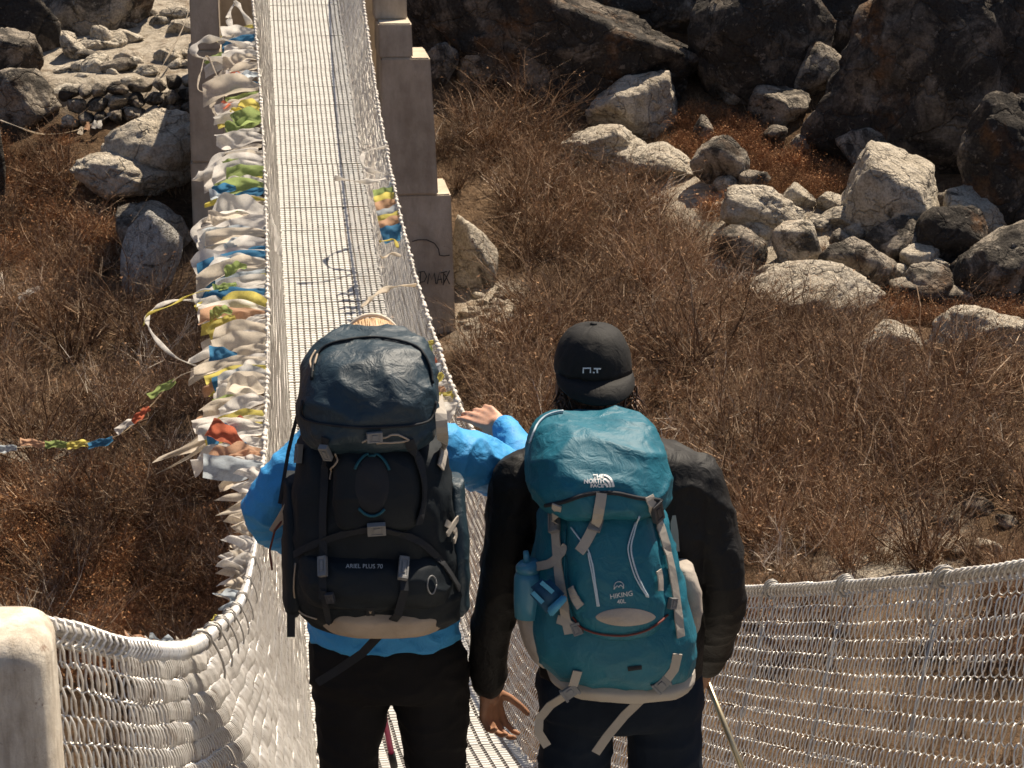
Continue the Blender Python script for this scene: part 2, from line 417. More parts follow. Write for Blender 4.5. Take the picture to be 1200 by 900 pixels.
for side, ya in ((-1, YL0), (1, YR0)):
    if side < 0:
        make_rows(side, ya, 4.5, 0.030, 9, 4, 0.0025)
        make_rows(side, 4.5, 6.5, 0.052, 9, 4, 0.0024)
        make_rows(side, 6.5, 14.0, 0.064, 8, 4, 0.0024)
    else:
        make_rows(side, ya, 14.0, 0.064, 9, 4, 0.0023)
    make_rows(side, 14.0, Y1, 0.064, 4, 3, 0.0032 if side < 0 else 0.0024)
    # rail cable
    yy = np.arange(ya, Y1, 0.12); x, z = rail(yy, side)
    V, F = tube_np(np.stack([x, yy, z], -1), 0.012, 8); mk('handrail_cable', V, F, M['cable'], bridge, True)
    # lacing coil round the rail (near part seen as turns, far part as knots)
    cp_ = 0.052 if side > 0 else 0.030
    y_, s_ = arc_samples(side, ya, 15.0, 0.016); tn = s_[-1] / cp_; th = np.linspace(0, tn * 2 * np.pi, int(tn * 8))
    yv = np.interp(th / (2 * np.pi) * cp_, s_, y_); x, z = rail(yv, side)
    rr = 0.0205 + 0.004 * fbm(th * 0.05, th * 0, 1, 2, 71)
    P = np.stack([x + rr * np.cos(th) * 1.0, yv, z - 0.006 + rr * 1.15 * np.sin(th)], -1)
    V, F = tube_np(P, 0.0046, 4); mk('lacing_wire', V, F, M['wire'], bridge, True)
    mb = MB()
    for y in np.arange(15.0, Y1 - 0.2, 0.16):
        p = railp(y, side); r = random.uniform(0.018, 0.034)
        mb.ball(p + Vector((random.uniform(-.008, .008), 0, random.uniform(-.01, .012))), (r, random.uniform(0.03, 0.07), r), 6, 4)
    tag(mb.build('lacing_knots', M['lacing'], bridge, True), kind='stuff')
    # deck edge cable, edge knots
    yy = np.arange(Y0, Y1, 0.2); V, F = tube_np(np.stack([np.full_like(yy, CX + side * (HW + 0.02)), yy, zdeck(yy) - 0.03], -1), 0.014, 6)
    mk('deck_cable', V, F, M['cable'], bridge, True)
    mb = MB()
    for y in np.arange(ya + 0.2, Y1 - 0.2, 0.30):
        p = Vector((CX + side * (HW - 0.005), y, float(zdeck(y)) + 0.012)); r = random.uniform(0.012, 0.022)
        mb.ball(p, (r, r * 1.5, r), 6, 4)
    tag(mb.build('edge_ties', M['lacing'], bridge, True), kind='stuff')
    # hangers with their loops over the rail
    y = ya + (0.35 if side > 0 else 2.6)
    while y < Y1 - 0.3:
        top = railp(y, side); bot = Vector(fence_frame(side, np.array([y]))[0][0]) + Vector((side * 0.02, 0, -0.045))
        dn = (bot - top).normalized(); nm = Vector((0, 1, 0)).cross(dn).normalized(); mb = MB()
        mb.tube([top + dn * 0.15, top.lerp(bot, 0.5) + nm * 0.004, bot], 0.0048, 6)
        loop = []
        for k in range(17):
            a = 2 * math.pi * k / 16
            loop.append(top + dn * (0.06 - 0.095 * math.cos(a)) + nm * (0.030 * math.sin(a)) + Vector((0, 0.016 * math.sin(a * .5), 0)))
        mb.tube(loop, 0.0042, 5, cap=False)
        if y < 16:
            for q in range(3):
                ra, rb, oy = random.uniform(.026, .031), random.uniform(.029, .036), (q - 1) * random.uniform(.013, .02)
                lp = [top + nm * (ra * math.cos(2 * math.pi * k / 12)) + dn * (rb * math.sin(2 * math.pi * k / 12)) + Vector((0, oy + .006 * math.sin(2 * math.pi * k / 12), 0)) for k in range(13)]
                mb.tube(lp, 0.0038, 5, cap=False)
        mb.build('hanger', M['cable'], bridge, True)
        y += 0.98
# deck panels: strips of grating plates on cross bars
PL = 0.90; mbp = MB(); NS = 17; pitch = 2 * HW / NS; NP = 11; pl = PL / NP
for i in range(NS):
    xx = -HW + (i + 0.5) * pitch
    for j in range(NP):
        yy = -PL / 2 + (j + 0.5) * pl
        mbp.box((xx, yy, 0), (pitch * 0.345, pl * 0.38, 0.0035))
for j in range(NP):
    mbp.box((0, -PL / 2 + (j + 0.5) * pl, -0.0105), (HW, 0.008, 0.006))
for x_ in (-HW + 0.03, 0, HW - 0.03):
    mbp.box((x_, 0, -0.024), (0.012, PL / 2 - 0.006, 0.007))
panel0 = None; y = Y0
beam_mb = MB().box((0, 0, 0), (HW + 0.08, 0.035, 0.035)); beam0 = None
while y < Y1 - 0.1:
    za, zb = float(zdeck(y)), float(zdeck(y + PL * 0.92)); sl = math.atan2(zb - za, PL * 0.92)
    c = Vector((CX + random.uniform(-.004, .004), y + PL * 0.5 * math.cos(sl), (za + zb) / 2 + random.uniform(-.003, .003)))
    if panel0 is None:
        panel0 = mbp.build('deck_panel', M['grate'], bridge); o = panel0
        beam0 = beam_mb.build('cross_beam', M['timber'], bridge); b = beam0
    else:
        o = add('deck_panel', panel0.data, bridge); b = add('cross_beam', beam0.data, bridge)
    o.location = c; o.rotation_euler = (sl, random.uniform(-.004, .004), random.uniform(-.003, .003))
    b.location = c + Vector((0, 0, -0.078)); b.rotation_euler = (sl, 0, 0); b.scale.x = 1.0 if y > 12 else 1.45
    y += PL * math.cos(sl) + 0.012

# ================================================================== concrete
t = NT('concrete', 0.9, 0, 0.2)
c = t.ramp(t.noise(1.2, 8, 0.65), [(0.3, (0.36, 0.30, 0.225)), (0.55, (0.50, 0.425, 0.33)), (0.75, (0.58, 0.51, 0.41))])
mp = t.n('ShaderNodeMapping'); mp.inputs['Scale'].default_value = (2.6, 2.6, 0.8); t.l(t.co.outputs['Object'], mp.inputs['Vector'])
stn = t.ramp(t.noise(1.0, 6, 0.7, vec=mp.outputs[0]), [(0.35, (0.55, 0.52, 0.48)), (0.6, (1.08, 1.08, 1.06))])
t.color(t.mix(0.5, c, stn, 'MULTIPLY')); t.bump(t.noise(14, 8, 0.7), 0.4, 0.03); M['concrete'] = t.m
def block(name, x0, x1, y0, y1, z0, z1, parent, lean=0.0, rough=0.006):
    bm = bmesh.new()
    vs = [bm.verts.new((x + (lean if zi == 0 else 0) * (1 if x == x1 else -0.3), y - (0.06 if zi == 0 and y == y0 else 0), z)) for zi, z in ((0, z0), (1, z1)) for x, y in ((x0, y0), (x1, y0), (x1, y1), (x0, y1))]
    for f in ((3, 2, 1, 0), (4, 5, 6, 7), (0, 1, 5, 4), (1, 2, 6, 5), (2, 3, 7, 6), (3, 0, 4, 7)): bm.faces.new([vs[i] for i in f])
    bmesh.ops.bevel(bm, geom=list(bm.edges), offset=0.025, segments=2, affect='EDGES')
    bmesh.ops.subdivide_edges(bm, edges=[e for e in bm.edges if e.calc_length() > 0.3], cuts=5, use_grid_fill=True)
    for v in bm.verts:
        n = mnoise.noise_vector(v.co * 2.3) * rough + mnoise.noise_vector(v.co * 9) * rough * 0.35; v.co += n
    me = bpy.data.meshes.new(name); bm.to_mesh(me); bm.free(); me.materials.append(M['concrete'])
    return add(name, me, parent)
def zat(px, py, Y): return atY(px, py, Y).z
def xat(px, py, Y): return atY(px, py, Y).x
# right pier: stepped blocks
YP = 39.2
pr = empty('concrete_pier', (xat(500, 400, YP), YP, zat(500, 405, YP)))
tag(pr, 'stepped concrete bridge pier with black graffiti on its lowest block', 'pier', 'concrete piers at the far end of the footbridge')
xi = xat(452, 300, YP)
block('pier_block', xi, xat(529, 300, YP), YP, YP + 1.55, zat(500, 405, YP) - 1.2, zat(500, 228, YP), pr, 0.10)
block('pier_block', xi - 0.03, xat(505, 150, YP + .01), YP + 0.03, YP + 1.5, zat(500, 228, YP) + .002, zat(500, 68, YP), pr, 0.12)
block('pier_block', xi - 0.06, xat(483, 60, YP + .1), YP + 0.12, YP + 1.42, zat(500, 68, YP) + .002, zat(480, 28, YP), pr, 0.01)
block('pier_block', xi - 0.09, xat(476, 0, YP + .6), YP + 0.75, YP + 1.40, zat(480, 28, YP) + .002, zat(480, -70, YP), pr, 0.02)
# graffiti strokes on the lowest block
M['ink'] = plain('black_spray_paint', (0.02, 0.02, 0.022), 0.7, 0, 0.2, 20, 0)
gm = MB()
def gpt(zx, zy): # coords in the 400..600 x 150..300 enlargement (x6) and 6x further down
    return atY(zx, zy, YP - 0.052 - 0.06 * max(0, (zy - 228) / 300.0))
strokes = [[(483, 283), (490, 281), (500, 281), (509, 285), (514, 292), (515, 299), (520, 300), (527, 299)],
           [(493, 318), (492, 333)], [(490, 319), (497, 318), (500, 324), (497, 330), (492, 331)],
           [(501, 333), (503, 320), (506, 328), (509, 320), (511, 333)], [(512, 333), (515, 319), (518, 332)], [(513, 328), (518, 327)],
           [(516, 320), (524, 318)], [(520, 319), (520, 332)], [(521, 321), (527, 333)], [(527, 317), (519, 334)]]
for st in strokes:
    gm.ribbon([gpt(*p) for p in st], Vector((0, -1, 0)), 0.018, 0.003)
gm.build('graffiti', M['ink'], pr)
# left pier
plx0 = xat(225, 200, YP)
pl_ = empty('concrete_pier', (plx0 + 0.3, YP, zat(230, 260, YP)))
tag(pl_, 'stained concrete bridge pier half hidden behind the prayer flags', 'pier', 'concrete piers at the far end of the footbridge')
block('pier_block', plx0 - 0.02, plx0 + 0.60, YP, YP + 1.5, zat(230, 330, YP) - 1.0, zat(230, 190, YP), pl_, 0.03)
block('pier_block', plx0, plx0 + 0.58, YP + 0.03, YP + 1.45, zat(230, 190, YP) + .002, zat(230, 60, YP), pl_, 0.02)
block('pier_block', plx0 + 0.07, plx0 + 0.56, YP + 0.12, YP + 1.4, zat(230, 60, YP) + .002, zat(230, -70, YP), pl_, 0.01)
# far landing between the piers and near landing under the viewer
fl = MB().box((CX, 43.2, float(zdeck(41.4)) - 1.6), (1.5, 2.2, 1.58)).build('far_landing', M['concrete'], bevel=0.03); tag(fl, 'concrete landing behind the piers where the deck ends', 'landing', kind='structure')
nl = MB().box((CX, 0.42, -2.30), (1.3, 1.55, 0.60)).build('near_landing', M['concrete'], bevel=0.03); tag(nl, 'concrete landing at the near end of the deck', 'landing', kind='structure')
# near anchor post
t = NT('pale_painted_concrete', 0.88, 0, 0.2)
c = t.ramp(t.noise(14, 8, 0.65), [(0.3, (0.46, 0.40, 0.32)), (0.5, (0.62, 0.56, 0.47)), (0.7, (0.70, 0.65, 0.56))])
mp = t.n('ShaderNodeMapping'); mp.inputs['Scale'].default_value = (26, 26, 3); t.l(t.co.outputs['Object'], mp.inputs['Vector'])
c = t.mix(0.6, c, t.ramp(t.noise(1.0, 6, 0.7, vec=mp.outputs[0]), [(0.36, (0.50, 0.44, 0.38)), (0.58, (1.05, 1.05, 1.03))]), 'MULTIPLY')
rs = t.ramp(t.noise(22, 5, 0.7), [(0.64, (0, 0, 0)), (0.70, (1, 1, 1))]); t.color(t.mix(t.math('MULTIPLY', rs, 0.7), c, (0.16, 0.075, 0.045)))
t.bump(t.noise(60, 8, 0.75), 0.5, 0.012); M['post'] = t.m
pp = atD(14, 728, 3.62)
po = MB(); zb = float(zdeck(pp.y)) - 0.9
secs = []
for z, k in [(zb, 1.08), (pp.z - 0.3, 1.02), (pp.z - 0.07, 1.0)] + [(pp.z - 0.05 * (1 - math.sin(q)), 0.62 + 0.38 * math.cos(q)) for q in np.linspace(0, 1.5, 8)]:
    cxp = pp.x - 0.035; ring = []
    for a in range(40):
        an = 2 * math.pi * a / 40; cs, sn = math.cos(an), math.sin(an)
        ring.append(Vector((cxp + 0.10 * k * math.copysign(abs(cs) ** 0.5, cs), pp.y + 0.10 * k * math.copysign(abs(sn) ** 0.5, sn), z)))
    secs.append(ring)
post = po.rings(secs).build('anchor_post', M['post'], smooth=True)
tag(post, 'pale worn concrete post at the near end of the left rail', 'post')
# ================================================================== boulders
_ICO = {}
def ico(sub):
    if sub not in _ICO:
        bm = bmesh.new(); bmesh.ops.create_icosphere(bm, subdivisions=sub, radius=1.0)
        bm.verts.ensure_lookup_table()
        _ICO[sub] = (np.array([v.co[:] for v in bm.verts]), np.array([[v.index for v in f.verts] for f in bm.faces])); bm.free()
    return _ICO[sub]
def n3(P, f, s):
    return np.array([mnoise.fractal(Vector(p) * f + Vector((s * 3.7, s * 1.3, -s * 2.1)), 1.0, 2.1, 4) for p in P])
def rock_mesh(seed, dims, sub=4, facets=11, round_=0.25, rough=0.10, flat=False, rotz=0.0):
    r_ = np.random.default_rng(seed); V, F = ico(sub)
    N = r_.normal(size=(facets + 6, 3)); N /= np.linalg.norm(N, axis=1)[:, None]; off = np.concatenate([r_.uniform(0.52, 0.88, facets), r_.uniform(0.80, 0.98, 6)])
    D = V @ N.T; lim = np.where(D > 0.05, off[None] / np.maximum(D, 0.05), 9.0)
    k = 26.0; rad = (np.sum(np.concatenate([lim, np.full((len(V), 1), 1.05)], 1) ** -k, axis=1)) ** (-1 / k)
    P = V * rad[:, None]
    rg = np.abs(n3(P, 3.2, seed % 61 + 2))
    P = P * (1 + rough * 0.9 * n3(P, 1.5, seed % 97) - rough * 0.55 * np.clip(0.25 - rg, 0, 1))[:, None] + V * (rough * 0.5 * n3(P, 6.0, seed % 89 + 5))[:, None]
    st = np.sin(P @ N[0] * 13 + 3 * n3(P, 1.2, seed % 71)); P = P * (1 - 0.03 * (st > 0.84))[:, None]
    mn, mx = P.min(0), P.max(0); P = (P - (mn + mx) / 2) / ((mx - mn) / 2)
    P = P * np.array(dims)[None] / 2
    c, s = math.cos(rotz), math.sin(rotz)
    return np.stack([P[:, 0] * c - P[:, 1] * s, P[:, 0] * s + P[:, 1] * c, P[:, 2]], -1), F
BOULD = []
def boulder(cx, cy, w, h, mat, seed, label, group=None, name='boulder', bury=0.18, dep=0.85, sub=None, rough=0.10, tilt=0.0, facets=11, lift=0.0):
    g = hit(cx, min(cy + h / 2, 880)); s = FPX / g.dot(FW)
    wm, hm = w / s, h / s * 1.03; dm = dep * (0.5 * wm + 0.5 * min(wm, 1.6 * hm))
    sub = sub or (5 if w > 100 else 4 if w > 28 else 3)
    H = hm * (1 + bury)
    V, F = rock_mesh(seed, (wm, dm, H), sub, facets, rough=rough)
    a = -YAW; V2 = np.stack([V[:, 0] * math.cos(a) - V[:, 1] * math.sin(a), V[:, 0] * math.sin(a) + V[:, 1] * math.cos(a), V[:, 2]], -1)
    if tilt:
        ct, st = math.cos(tilt), math.sin(tilt); V2 = np.stack([V2[:, 0] * ct - V2[:, 2] * st, V2[:, 1], V2[:, 0] * st + V2[:, 2] * ct], -1)
    o = mk(name, V2, F, M[mat], smooth=True)
    d = ray(cx, cy); c = d * ((g.y + dm * 0.22) / d.y)
    o.location = (c.x, c.y, c.z - hm * bury * 0.5 + lift)
    BOULD.append((o.location.x, o.location.y, wm * 0.5, dm * 0.5, o))
    tag(o, label, 'boulder' if name == 'boulder' else 'stone', group); return o
B = boulder
# the dark rocks along the top of the slope
B(675, 38, 350, 165, 'rock_dark', 11, 'long dark lichen-spotted rock lying across the top of the brushy slope', dep=0.5, bury=.3, rough=.14)
B(535, 22, 120, 110, 'rock_dark', 12, 'dark rock beside the top of the graffitied concrete pier', dep=.6)
B(893, 30, 175, 165, 'rock_dark', 13, 'dark pointed boulder wedged between the long rock and the cliff-sized one', dep=.7)
B(961, 82, 82, 68, 'rock_grey', 14, 'grey rounded rock sitting against the foot of the cliff-sized boulder')
B(1098, 52, 300, 285, 'rock_dark', 15, 'cliff-sized dark boulder streaked with orange, towering over the rubble', dep=.6, bury=.25, rough=.13)
B(1195, 188, 150, 160, 'rock_dark', 16, 'dark boulder with a pale sunlit top, right of the cliff-sized rock', dep=.7, rough=.13)
B(980, 146, 86, 66, 'rock_dark', 17, 'small dark rock in the shade under the cliff-sized boulder')
B(862, 98, 52, 44, 'rock_grey', 18, 'grey stone at the end of the long dark rock')
B(912, 122, 76, 44, 'rock_grey', 19, 'brownish rock half covered by red grass under the dark pointed boulder')
B(800, -8, 120, 90, 'rock_dark', 41, 'dark rock plugging the gap behind the dark pointed boulder', dep=.5)
B(985, 12, 110, 130, 'rock_dark', 42, 'dark rock behind the grey rounded rock at the cliff-sized boulder', dep=.5)
B(735, -22, 170, 90, 'rock_dark', 44, 'dark rock behind the right end of the long dark rock', dep=.5)
B(560, -20, 200, 90, 'rock_dark', 43, 'dark rock behind the left end of the long dark rock', dep=.5)
# pale strip of rock in the brush
B(741, 122, 112, 78, 'rock_pale', 20, 'pale humped rock rising out of the brush below the long dark rock', dep=.8)
B(705, 168, 110, 46, 'rock_pale', 21, 'pale low rock ledge in the brush left of the rubble', dep=.8)
B(768, 190, 110, 44, 'rock_pale', 22, 'pale broken rock ledge running down into the rubble', dep=.8)
B(843, 188, 70, 60, 'rock_grey', 23, 'grey angular stone at the head of the rubble', facets=7)
B(824, 152, 26, 34, 'rock_grey', 24, 'small upright stone with an orange top among red grass')
# the rubble
B(1042, 222, 128, 106, 'rock_pale', 25, 'largest pale rounded boulder of the rubble, with a dark stain on its side', rough=.06, facets=6)
B(1028, 172, 100, 56, 'rock_grey', 26, 'dark-fronted boulder directly behind the largest pale rounded one')
B(894, 243, 104, 56, 'rock_pale', 27, 'tan wedge-shaped stone in the rubble', facets=7)
B(868, 290, 66, 52, 'rock_grey', 29, 'grey leaning stone at the left end of the rubble', facets=7)
B(933, 287, 58, 56, 'rock_pale', 30, 'white-faced pointed stone in the middle of the rubble', facets=6)
B(1004, 308, 96, 66, 'rock_grey', 31, 'dark blocky stone with a pale top edge above the flat slab', facets=7)
B(1050, 278, 66, 48, 'rock_grey', 32, 'grey broken stone below the largest pale boulder')
B(1114, 277, 88, 76, 'rock_dark', 33, 'dark squarish stone with a pale top in the right of the rubble', facets=7)
B(1146, 250, 96, 58, 'rock_pale', 34, 'pale slanting slab leaning behind the dark squarish stone', facets=6, tilt=-.25)
B(1172, 303, 120, 88, 'rock_grey', 35, 'large grey layered boulder at the end of the rubble', rough=.07)
B(1088, 332, 62, 46, 'rock_grey', 36, 'grey mottled stone beside the flat slab')
B(958, 338, 164, 62, 'rock_pale', 37, 'long flat pale slab at the lower edge of the rubble', dep=1.0, facets=6, rough=.06)
B(1150, 388, 140, 60, 'rock_pale', 38, 'pale broad rock half sunk in brush below the rubble')
B(1040, 404, 80, 56, 'rock_pale', 39, 'pale rock showing through the brush under the flat slab')
RUB = 'small stones lying among the rubble'
for i, (x, y, w, h, m) in enumerate([(936, 230, 42, 32, 'rock_pale'), (976, 236, 42, 24, 'rock_pale'), (984, 254, 50, 26, 'rock_pale'), (1022, 245, 60, 26, 'rock_grey'),
        (886, 269, 52, 22, 'rock_pale'), (1078, 302, 50, 32, 'rock_pale'), (1062, 338, 40, 24, 'rock_grey'), (905, 318, 40, 22, 'rock_pale'), (1030, 262, 36, 22, 'rock_grey'),
        (866, 228, 34, 20, 'rock_pale'), (884, 210, 40, 22, 'rock_grey'), (850, 215, 30, 18, 'rock_pale'), (960, 262, 34, 20, 'rock_pale'), (1096, 312, 34, 22, 'rock_pale'),
        (1110, 238, 34, 24, 'rock_grey'), (1050, 318, 30, 20, 'rock_pale'), (905, 158, 36, 22, 'rock_grey'), (940, 168, 30, 20, 'rock_grey'), (1000, 270, 28, 18, 'rock_pale'),
        (840, 310, 30, 16, 'rock_pale'), (1120, 345, 44, 22, 'rock_grey'), (985, 278, 30, 20, 'rock_grey')]):
    B(x, y, w, h, m, 100 + i, 'small loose stone lying among the larger boulders of the rubble', RUB, name='stone')
for i, (x, y, w, h, m) in enumerate([(1146, 592, 42, 20, 'rock_grey'), (1105, 612, 34, 18, 'rock_grey'), (1085, 580, 24, 12, 'rock_pale'), (1155, 640, 40, 20, 'rock_pale'), (1118, 648, 26, 14, 'rock_grey'), (1075, 650, 22, 12, 'rock_pale'), (1180, 610, 28, 16, 'rock_grey'), (975, 565, 14, 9, 'rock_pale')]):
    B(x, y, w, h, m, 140 + i, 'loose stone on the bare soil patch above the right mesh side', 'stones on the bare soil patch', name='stone')
# beside the right pier
B(554, 294, 60, 86, 'rock_pale', 50, 'tan upright boulder standing against the graffitied pier', rough=.07)
B(516, 78, 44, 56, 'rock_grey', 51, 'grey mottled stone squeezed behind the pier blocks')
B(570, 78, 70, 38, 'rock_grey', 52, 'grey low rock in the brush right of the pier top')
for i in range(26):
    x = random.uniform(540, 612); y = random.uniform(338, 402); w = random.uniform(10, 24)
    B(x, y, w, w * .5, random.choice(['rock_pale', 'rock_pale', 'rock_grey']), 160 + i, 'small pale stone of the stony path beside the pier foot', 'stones of the path by the pier foot', name='stone')
# left bank
B(98, -14, 175, 98, 'rock_grey', 60, 'tan overhanging boulder at the head of the stony path', dep=.8)
B(26, 22, 90, 90, 'rock_dark', 61, 'dark rock in deep shade beside the overhanging boulder', dep=.5)
B(18, 62, 64, 56, 'rock_grey', 62, 'brown rock on the left edge of the stony path')
B(30, 112, 84, 66, 'rock_grey', 63, 'tan and dark rock at the left end of the stone retaining wall', rough=.12)
B(86, 53, 32, 30, 'rock_pale', 64, 'pale block standing at the edge of the stony path', facets=7)
B(118, 42, 28, 26, 'rock_pale', 65, 'pale square stone in the shade line of the overhanging boulder', facets=7)
B(178, 172, 135, 80, 'rock_pale', 66, 'big pale cracked slab leaning below the stone retaining wall', facets=6, tilt=.25)
B(150, 204, 132, 50, 'rock_pale', 67, 'pale flat slab jutting out under the big cracked one', facets=6, tilt=-.12)
B(182, 264, 88, 56, 'rock_grey', 68, 'brown rounded rock in the brush under the jutting slab')
B(174, 298, 70, 100, 'rock_white', 69, 'whitewashed rock against the foot of the left pier', facets=6, tilt=-.25, rough=.06)
B(-6, 190, 28, 150, 'rock_dark', 70, 'dark upright rock at the left end of the rope', dep=1.2)
for i in range(46):
    x = random.uniform(70, 226); y = random.uniform(14, 112); w = random.uniform(16, 46)
    if y < 40 and x < 110: continue
    B(x, y, w, w * random.uniform(.3, .5), random.choice(['rock_pale'] * 4 + ['rock_grey']), 200 + i, 'pale flat stone of the sunlit stony path', 'stones of the sunlit path', name='stone', bury=.4, facets=7)
# dry stone wall under the path edge
wl = empty('retaining_wall', hit(150, 142)); tag(wl, 'low dry stone wall holding up the edge of the stony path', 'wall')
wa, wb = hit(62, 150), hit(228, 132)
base_w = [hit(62 + 166 * k / 12, 150 - 18 * k / 12) for k in range(13)]
wl.location = base_w[6]
sd = 300
for row in range(3):
    x = random.uniform(0, .3); Lw = (wb - wa).length
    while x < Lw:
        w = random.uniform(.26, .52); f = (x + w / 2) / Lw
        if f > 1: break
        q = f * 12; i = min(11, int(q)); p = base_w[i].lerp(base_w[i + 1], q - i)
        V, F = rock_mesh(sd, (w, .42, .30), 3, 8, rough=.07); sd += 1
        o = mk('stone', V, F, M[random.choice(['rock_grey', 'rock_pale', 'rock_grey'])], wl, True)
        o.matrix_parent_inverse = Matrix.Identity(4); o.location = p + Vector((0, .12 * row + random.uniform(-.05, .05), .08 + .25 * row)) - wl.location
        x += w * .93

# ================================================================== dry shrubs
def shrub_mesh(seed, nst, spread, hgt, rad, leaves, droop=0.0, dens=1.0):
    r_ = random.Random(seed); V = []; F = []; MI = []
    def seg(a, b, ra, rb):
        d = (b - a); 
        if d.length < 1e-6: return
        d.normalize(); u = d.cross(Vector((r_.uniform(-1, 1), r_.uniform(-1, 1), r_.uniform(-1, 1)))).normalized(); v = d.cross(u); k = len(V)
        for p, rr in ((a, ra), (b, rb)):
            for q in range(3):
                an = 2.0944 * q; V.append(p + u * (math.cos(an) * rr) + v * (math.sin(an) * rr))
        for q in range(3):
            q2 = (q + 1) % 3; F.append((k + q, k + q2, k + 3 + q2, k + 3 + q)); MI.append(0)
    def branch(p, d, L, r0, n, depth):
        step = L / n; q = p.copy()
        for i in range(n):
            d = (d + Vector((r_.gauss(0, .20), r_.gauss(0, .20), r_.gauss(.05, .16) - droop))).normalized()
            e = q + d * step; t0 = 1 - .75 * i / n; t1 = 1 - .75 * (i + 1) / n
            seg(q, e, r0 * t0, r0 * t1)
            if depth < 2:
                for _ in range(2 if depth == 0 else 1):
                    if r_.random() < .85 * dens:
                        sd = (d + Vector((r_.gauss(0, .75), r_.gauss(0, .75), r_.gauss(.12, .5)))).normalized()
                        branch(q.lerp(e, r_.random()), sd, L * r_.uniform(.32, .55), r0 * t1 * .62, 3 if depth == 0 else 2, depth + 1)
            q = e
        if leaves and depth >= 1 and r_.random() < .5:
            for _ in range(leaves):
                c = p.lerp(q, r_.random()) + Vector((r_.gauss(0, .02), r_.gauss(0, .02), r_.gauss(0, .02))); s = r_.uniform(.006, .014); k = len(V)
                for _q in range(3): V.append(c + Vector((r_.gauss(0, s), r_.gauss(0, s), r_.gauss(0, s))))
                F.append((k, k + 1, k + 2)); MI.append(1)
    for i in range(nst):
        a = r_.uniform(0, 6.283); tl = spread * math.sqrt(r_.random())
        d = Vector((math.cos(a) * math.sin(tl), math.sin(a) * math.sin(tl), math.cos(tl)))
        b = Vector((math.cos(a), math.sin(a), 0)) * r_.uniform(0, .16 * spread)
        branch(b, d, hgt * r_.uniform(.6, 1.1) * (1 - .25 * tl), rad * r_.uniform(.7, 1.2), 5, 0)
    return V, F, MI
def twig_mat(name, cols, leafy=False):
    t = NT(name, 0.85, 0, 0.2); g = t.n('ShaderNodeNewGeometry'); oi = t.n('ShaderNodeObjectInfo')
    c = t.ramp(g.outputs['Random Per Island'], cols)
    hs = t.n('ShaderNodeHueSaturation'); t.l(c, hs.inputs['Color'])
    t.l(t.math('ADD', t.math('MULTIPLY', oi.outputs['Random'], 0.85), 0.62), hs.inputs['Value'])
    t.color(hs.outputs['Color'])
    return t.m
M['twig'] = twig_mat('dry_twigs', [(0.0, (0.085, 0.048, 0.027)), (0.45, (0.18, 0.107, 0.06)), (0.85, (0.33, 0.222, 0.138)), (1.0, (0.58, 0.46, 0.33))])
M['leaf'] = twig_mat('dry_leaves', [(0.0, (0.09, 0.045, 0.021)), (0.6, (0.20, 0.105, 0.05)), (1.0, (0.34, 0.20, 0.105))])
M['twig_red'] = twig_mat('red_twigs', [(0.0, (0.10, 0.045, 0.022)), (0.5, (0.23, 0.115, 0.055)), (1.0, (0.42, 0.25, 0.13))])
M['leaf_red'] = twig_mat('red_leaves', [(0.0, (0.12, 0.05, 0.022)), (0.6, (0.24, 0.11, 0.045)), (1.0, (0.40, 0.22, 0.10))])
def to_mesh(name, V, F, MI, m0, m1):
    me = bpy.data.meshes.new(name); me.from_pydata([tuple(v) for v in V], [], F); me.materials.append(m0); me.materials.append(m1)
    me.polygons.foreach_set('material_index', np.array(MI, dtype=np.int32)); me.update(); return me
SH_UP = [to_mesh('dry_shrub', *shrub_mesh(500 + i, 24, .66, 1.35, .0115, 1), M['twig'], M['leaf']) for i in range(4)]
SH_BR = [to_mesh('dry_shrub', *shrub_mesh(520 + i, 30, 1.05, .95, .0105, 1), M['twig'], M['leaf']) for i in range(4)]
M['twig_pale'] = twig_mat('bleached_twigs', [(0.0, (0.36, 0.29, 0.22)), (0.6, (0.56, 0.48, 0.38)), (1.0, (0.70, 0.63, 0.53))])
SH_PALE = [to_mesh('bleached_shrub', *shrub_mesh(560 + i, 8, .95, 1.45, .014, 0, dens=.75), M['twig_pale'], M['leaf']) for i in range(3)]
SH_RED = [to_mesh('heath_tuft', *shrub_mesh(540 + i, 34, 1.15, .42, .0065, 2), M['twig_red'], M['leaf_red']) for i in range(3)]
print('tris shrubs', [len(m.polygons) for m in SH_UP + SH_BR + SH_RED])
REG_R = [(512, 55), (640, 95), (690, 90), (800, 195), (840, 240), (850, 320), (930, 372), (1010, 385), (1080, 440), (1200, 420), (1230, 420), (1230, 780), (870, 780), (600, 560), (545, 480), (536, 415), (610, 400), (600, 330), (560, 320), (512, 200)]
REG_L = [(-30, 165), (60, 175), (90, 225), (140, 245), (160, 330), (215, 345), (330, 420), (330, 800), (-30, 800)]
def free(x, y, k=1.0):
    for bx, by, rw, rd, o in BOULD:
        if rw > .25 and ((x - bx) / (rw * k + .1)) ** 2 + ((y - by + .25) / (rd * k + .35)) ** 2 < 1: return False
    return True
placed = []
def scatter(n, xr, yr, reg, gap, make, tries=20000, ok=None, okw=None):
    c = 0
    for _ in range(tries):
        if c >= n: break
        x = random.uniform(*xr); y = yr[0] + (yr[1] - yr[0]) * random.random()
        z = float(terrain(x, y)); u, v = topx((x, y, z))
        if not any(poly_in(u, v, g) for g in reg) or not free(x, y): continue
        if ok and not ok(u, v): continue
        if okw and not okw(x, y): continue
        if any((x - a) ** 2 + (y - b) ** 2 < gap * gap for a, b in placed): continue
        placed.append((x, y)); make(x, y, z, u, v); c += 1
    return c
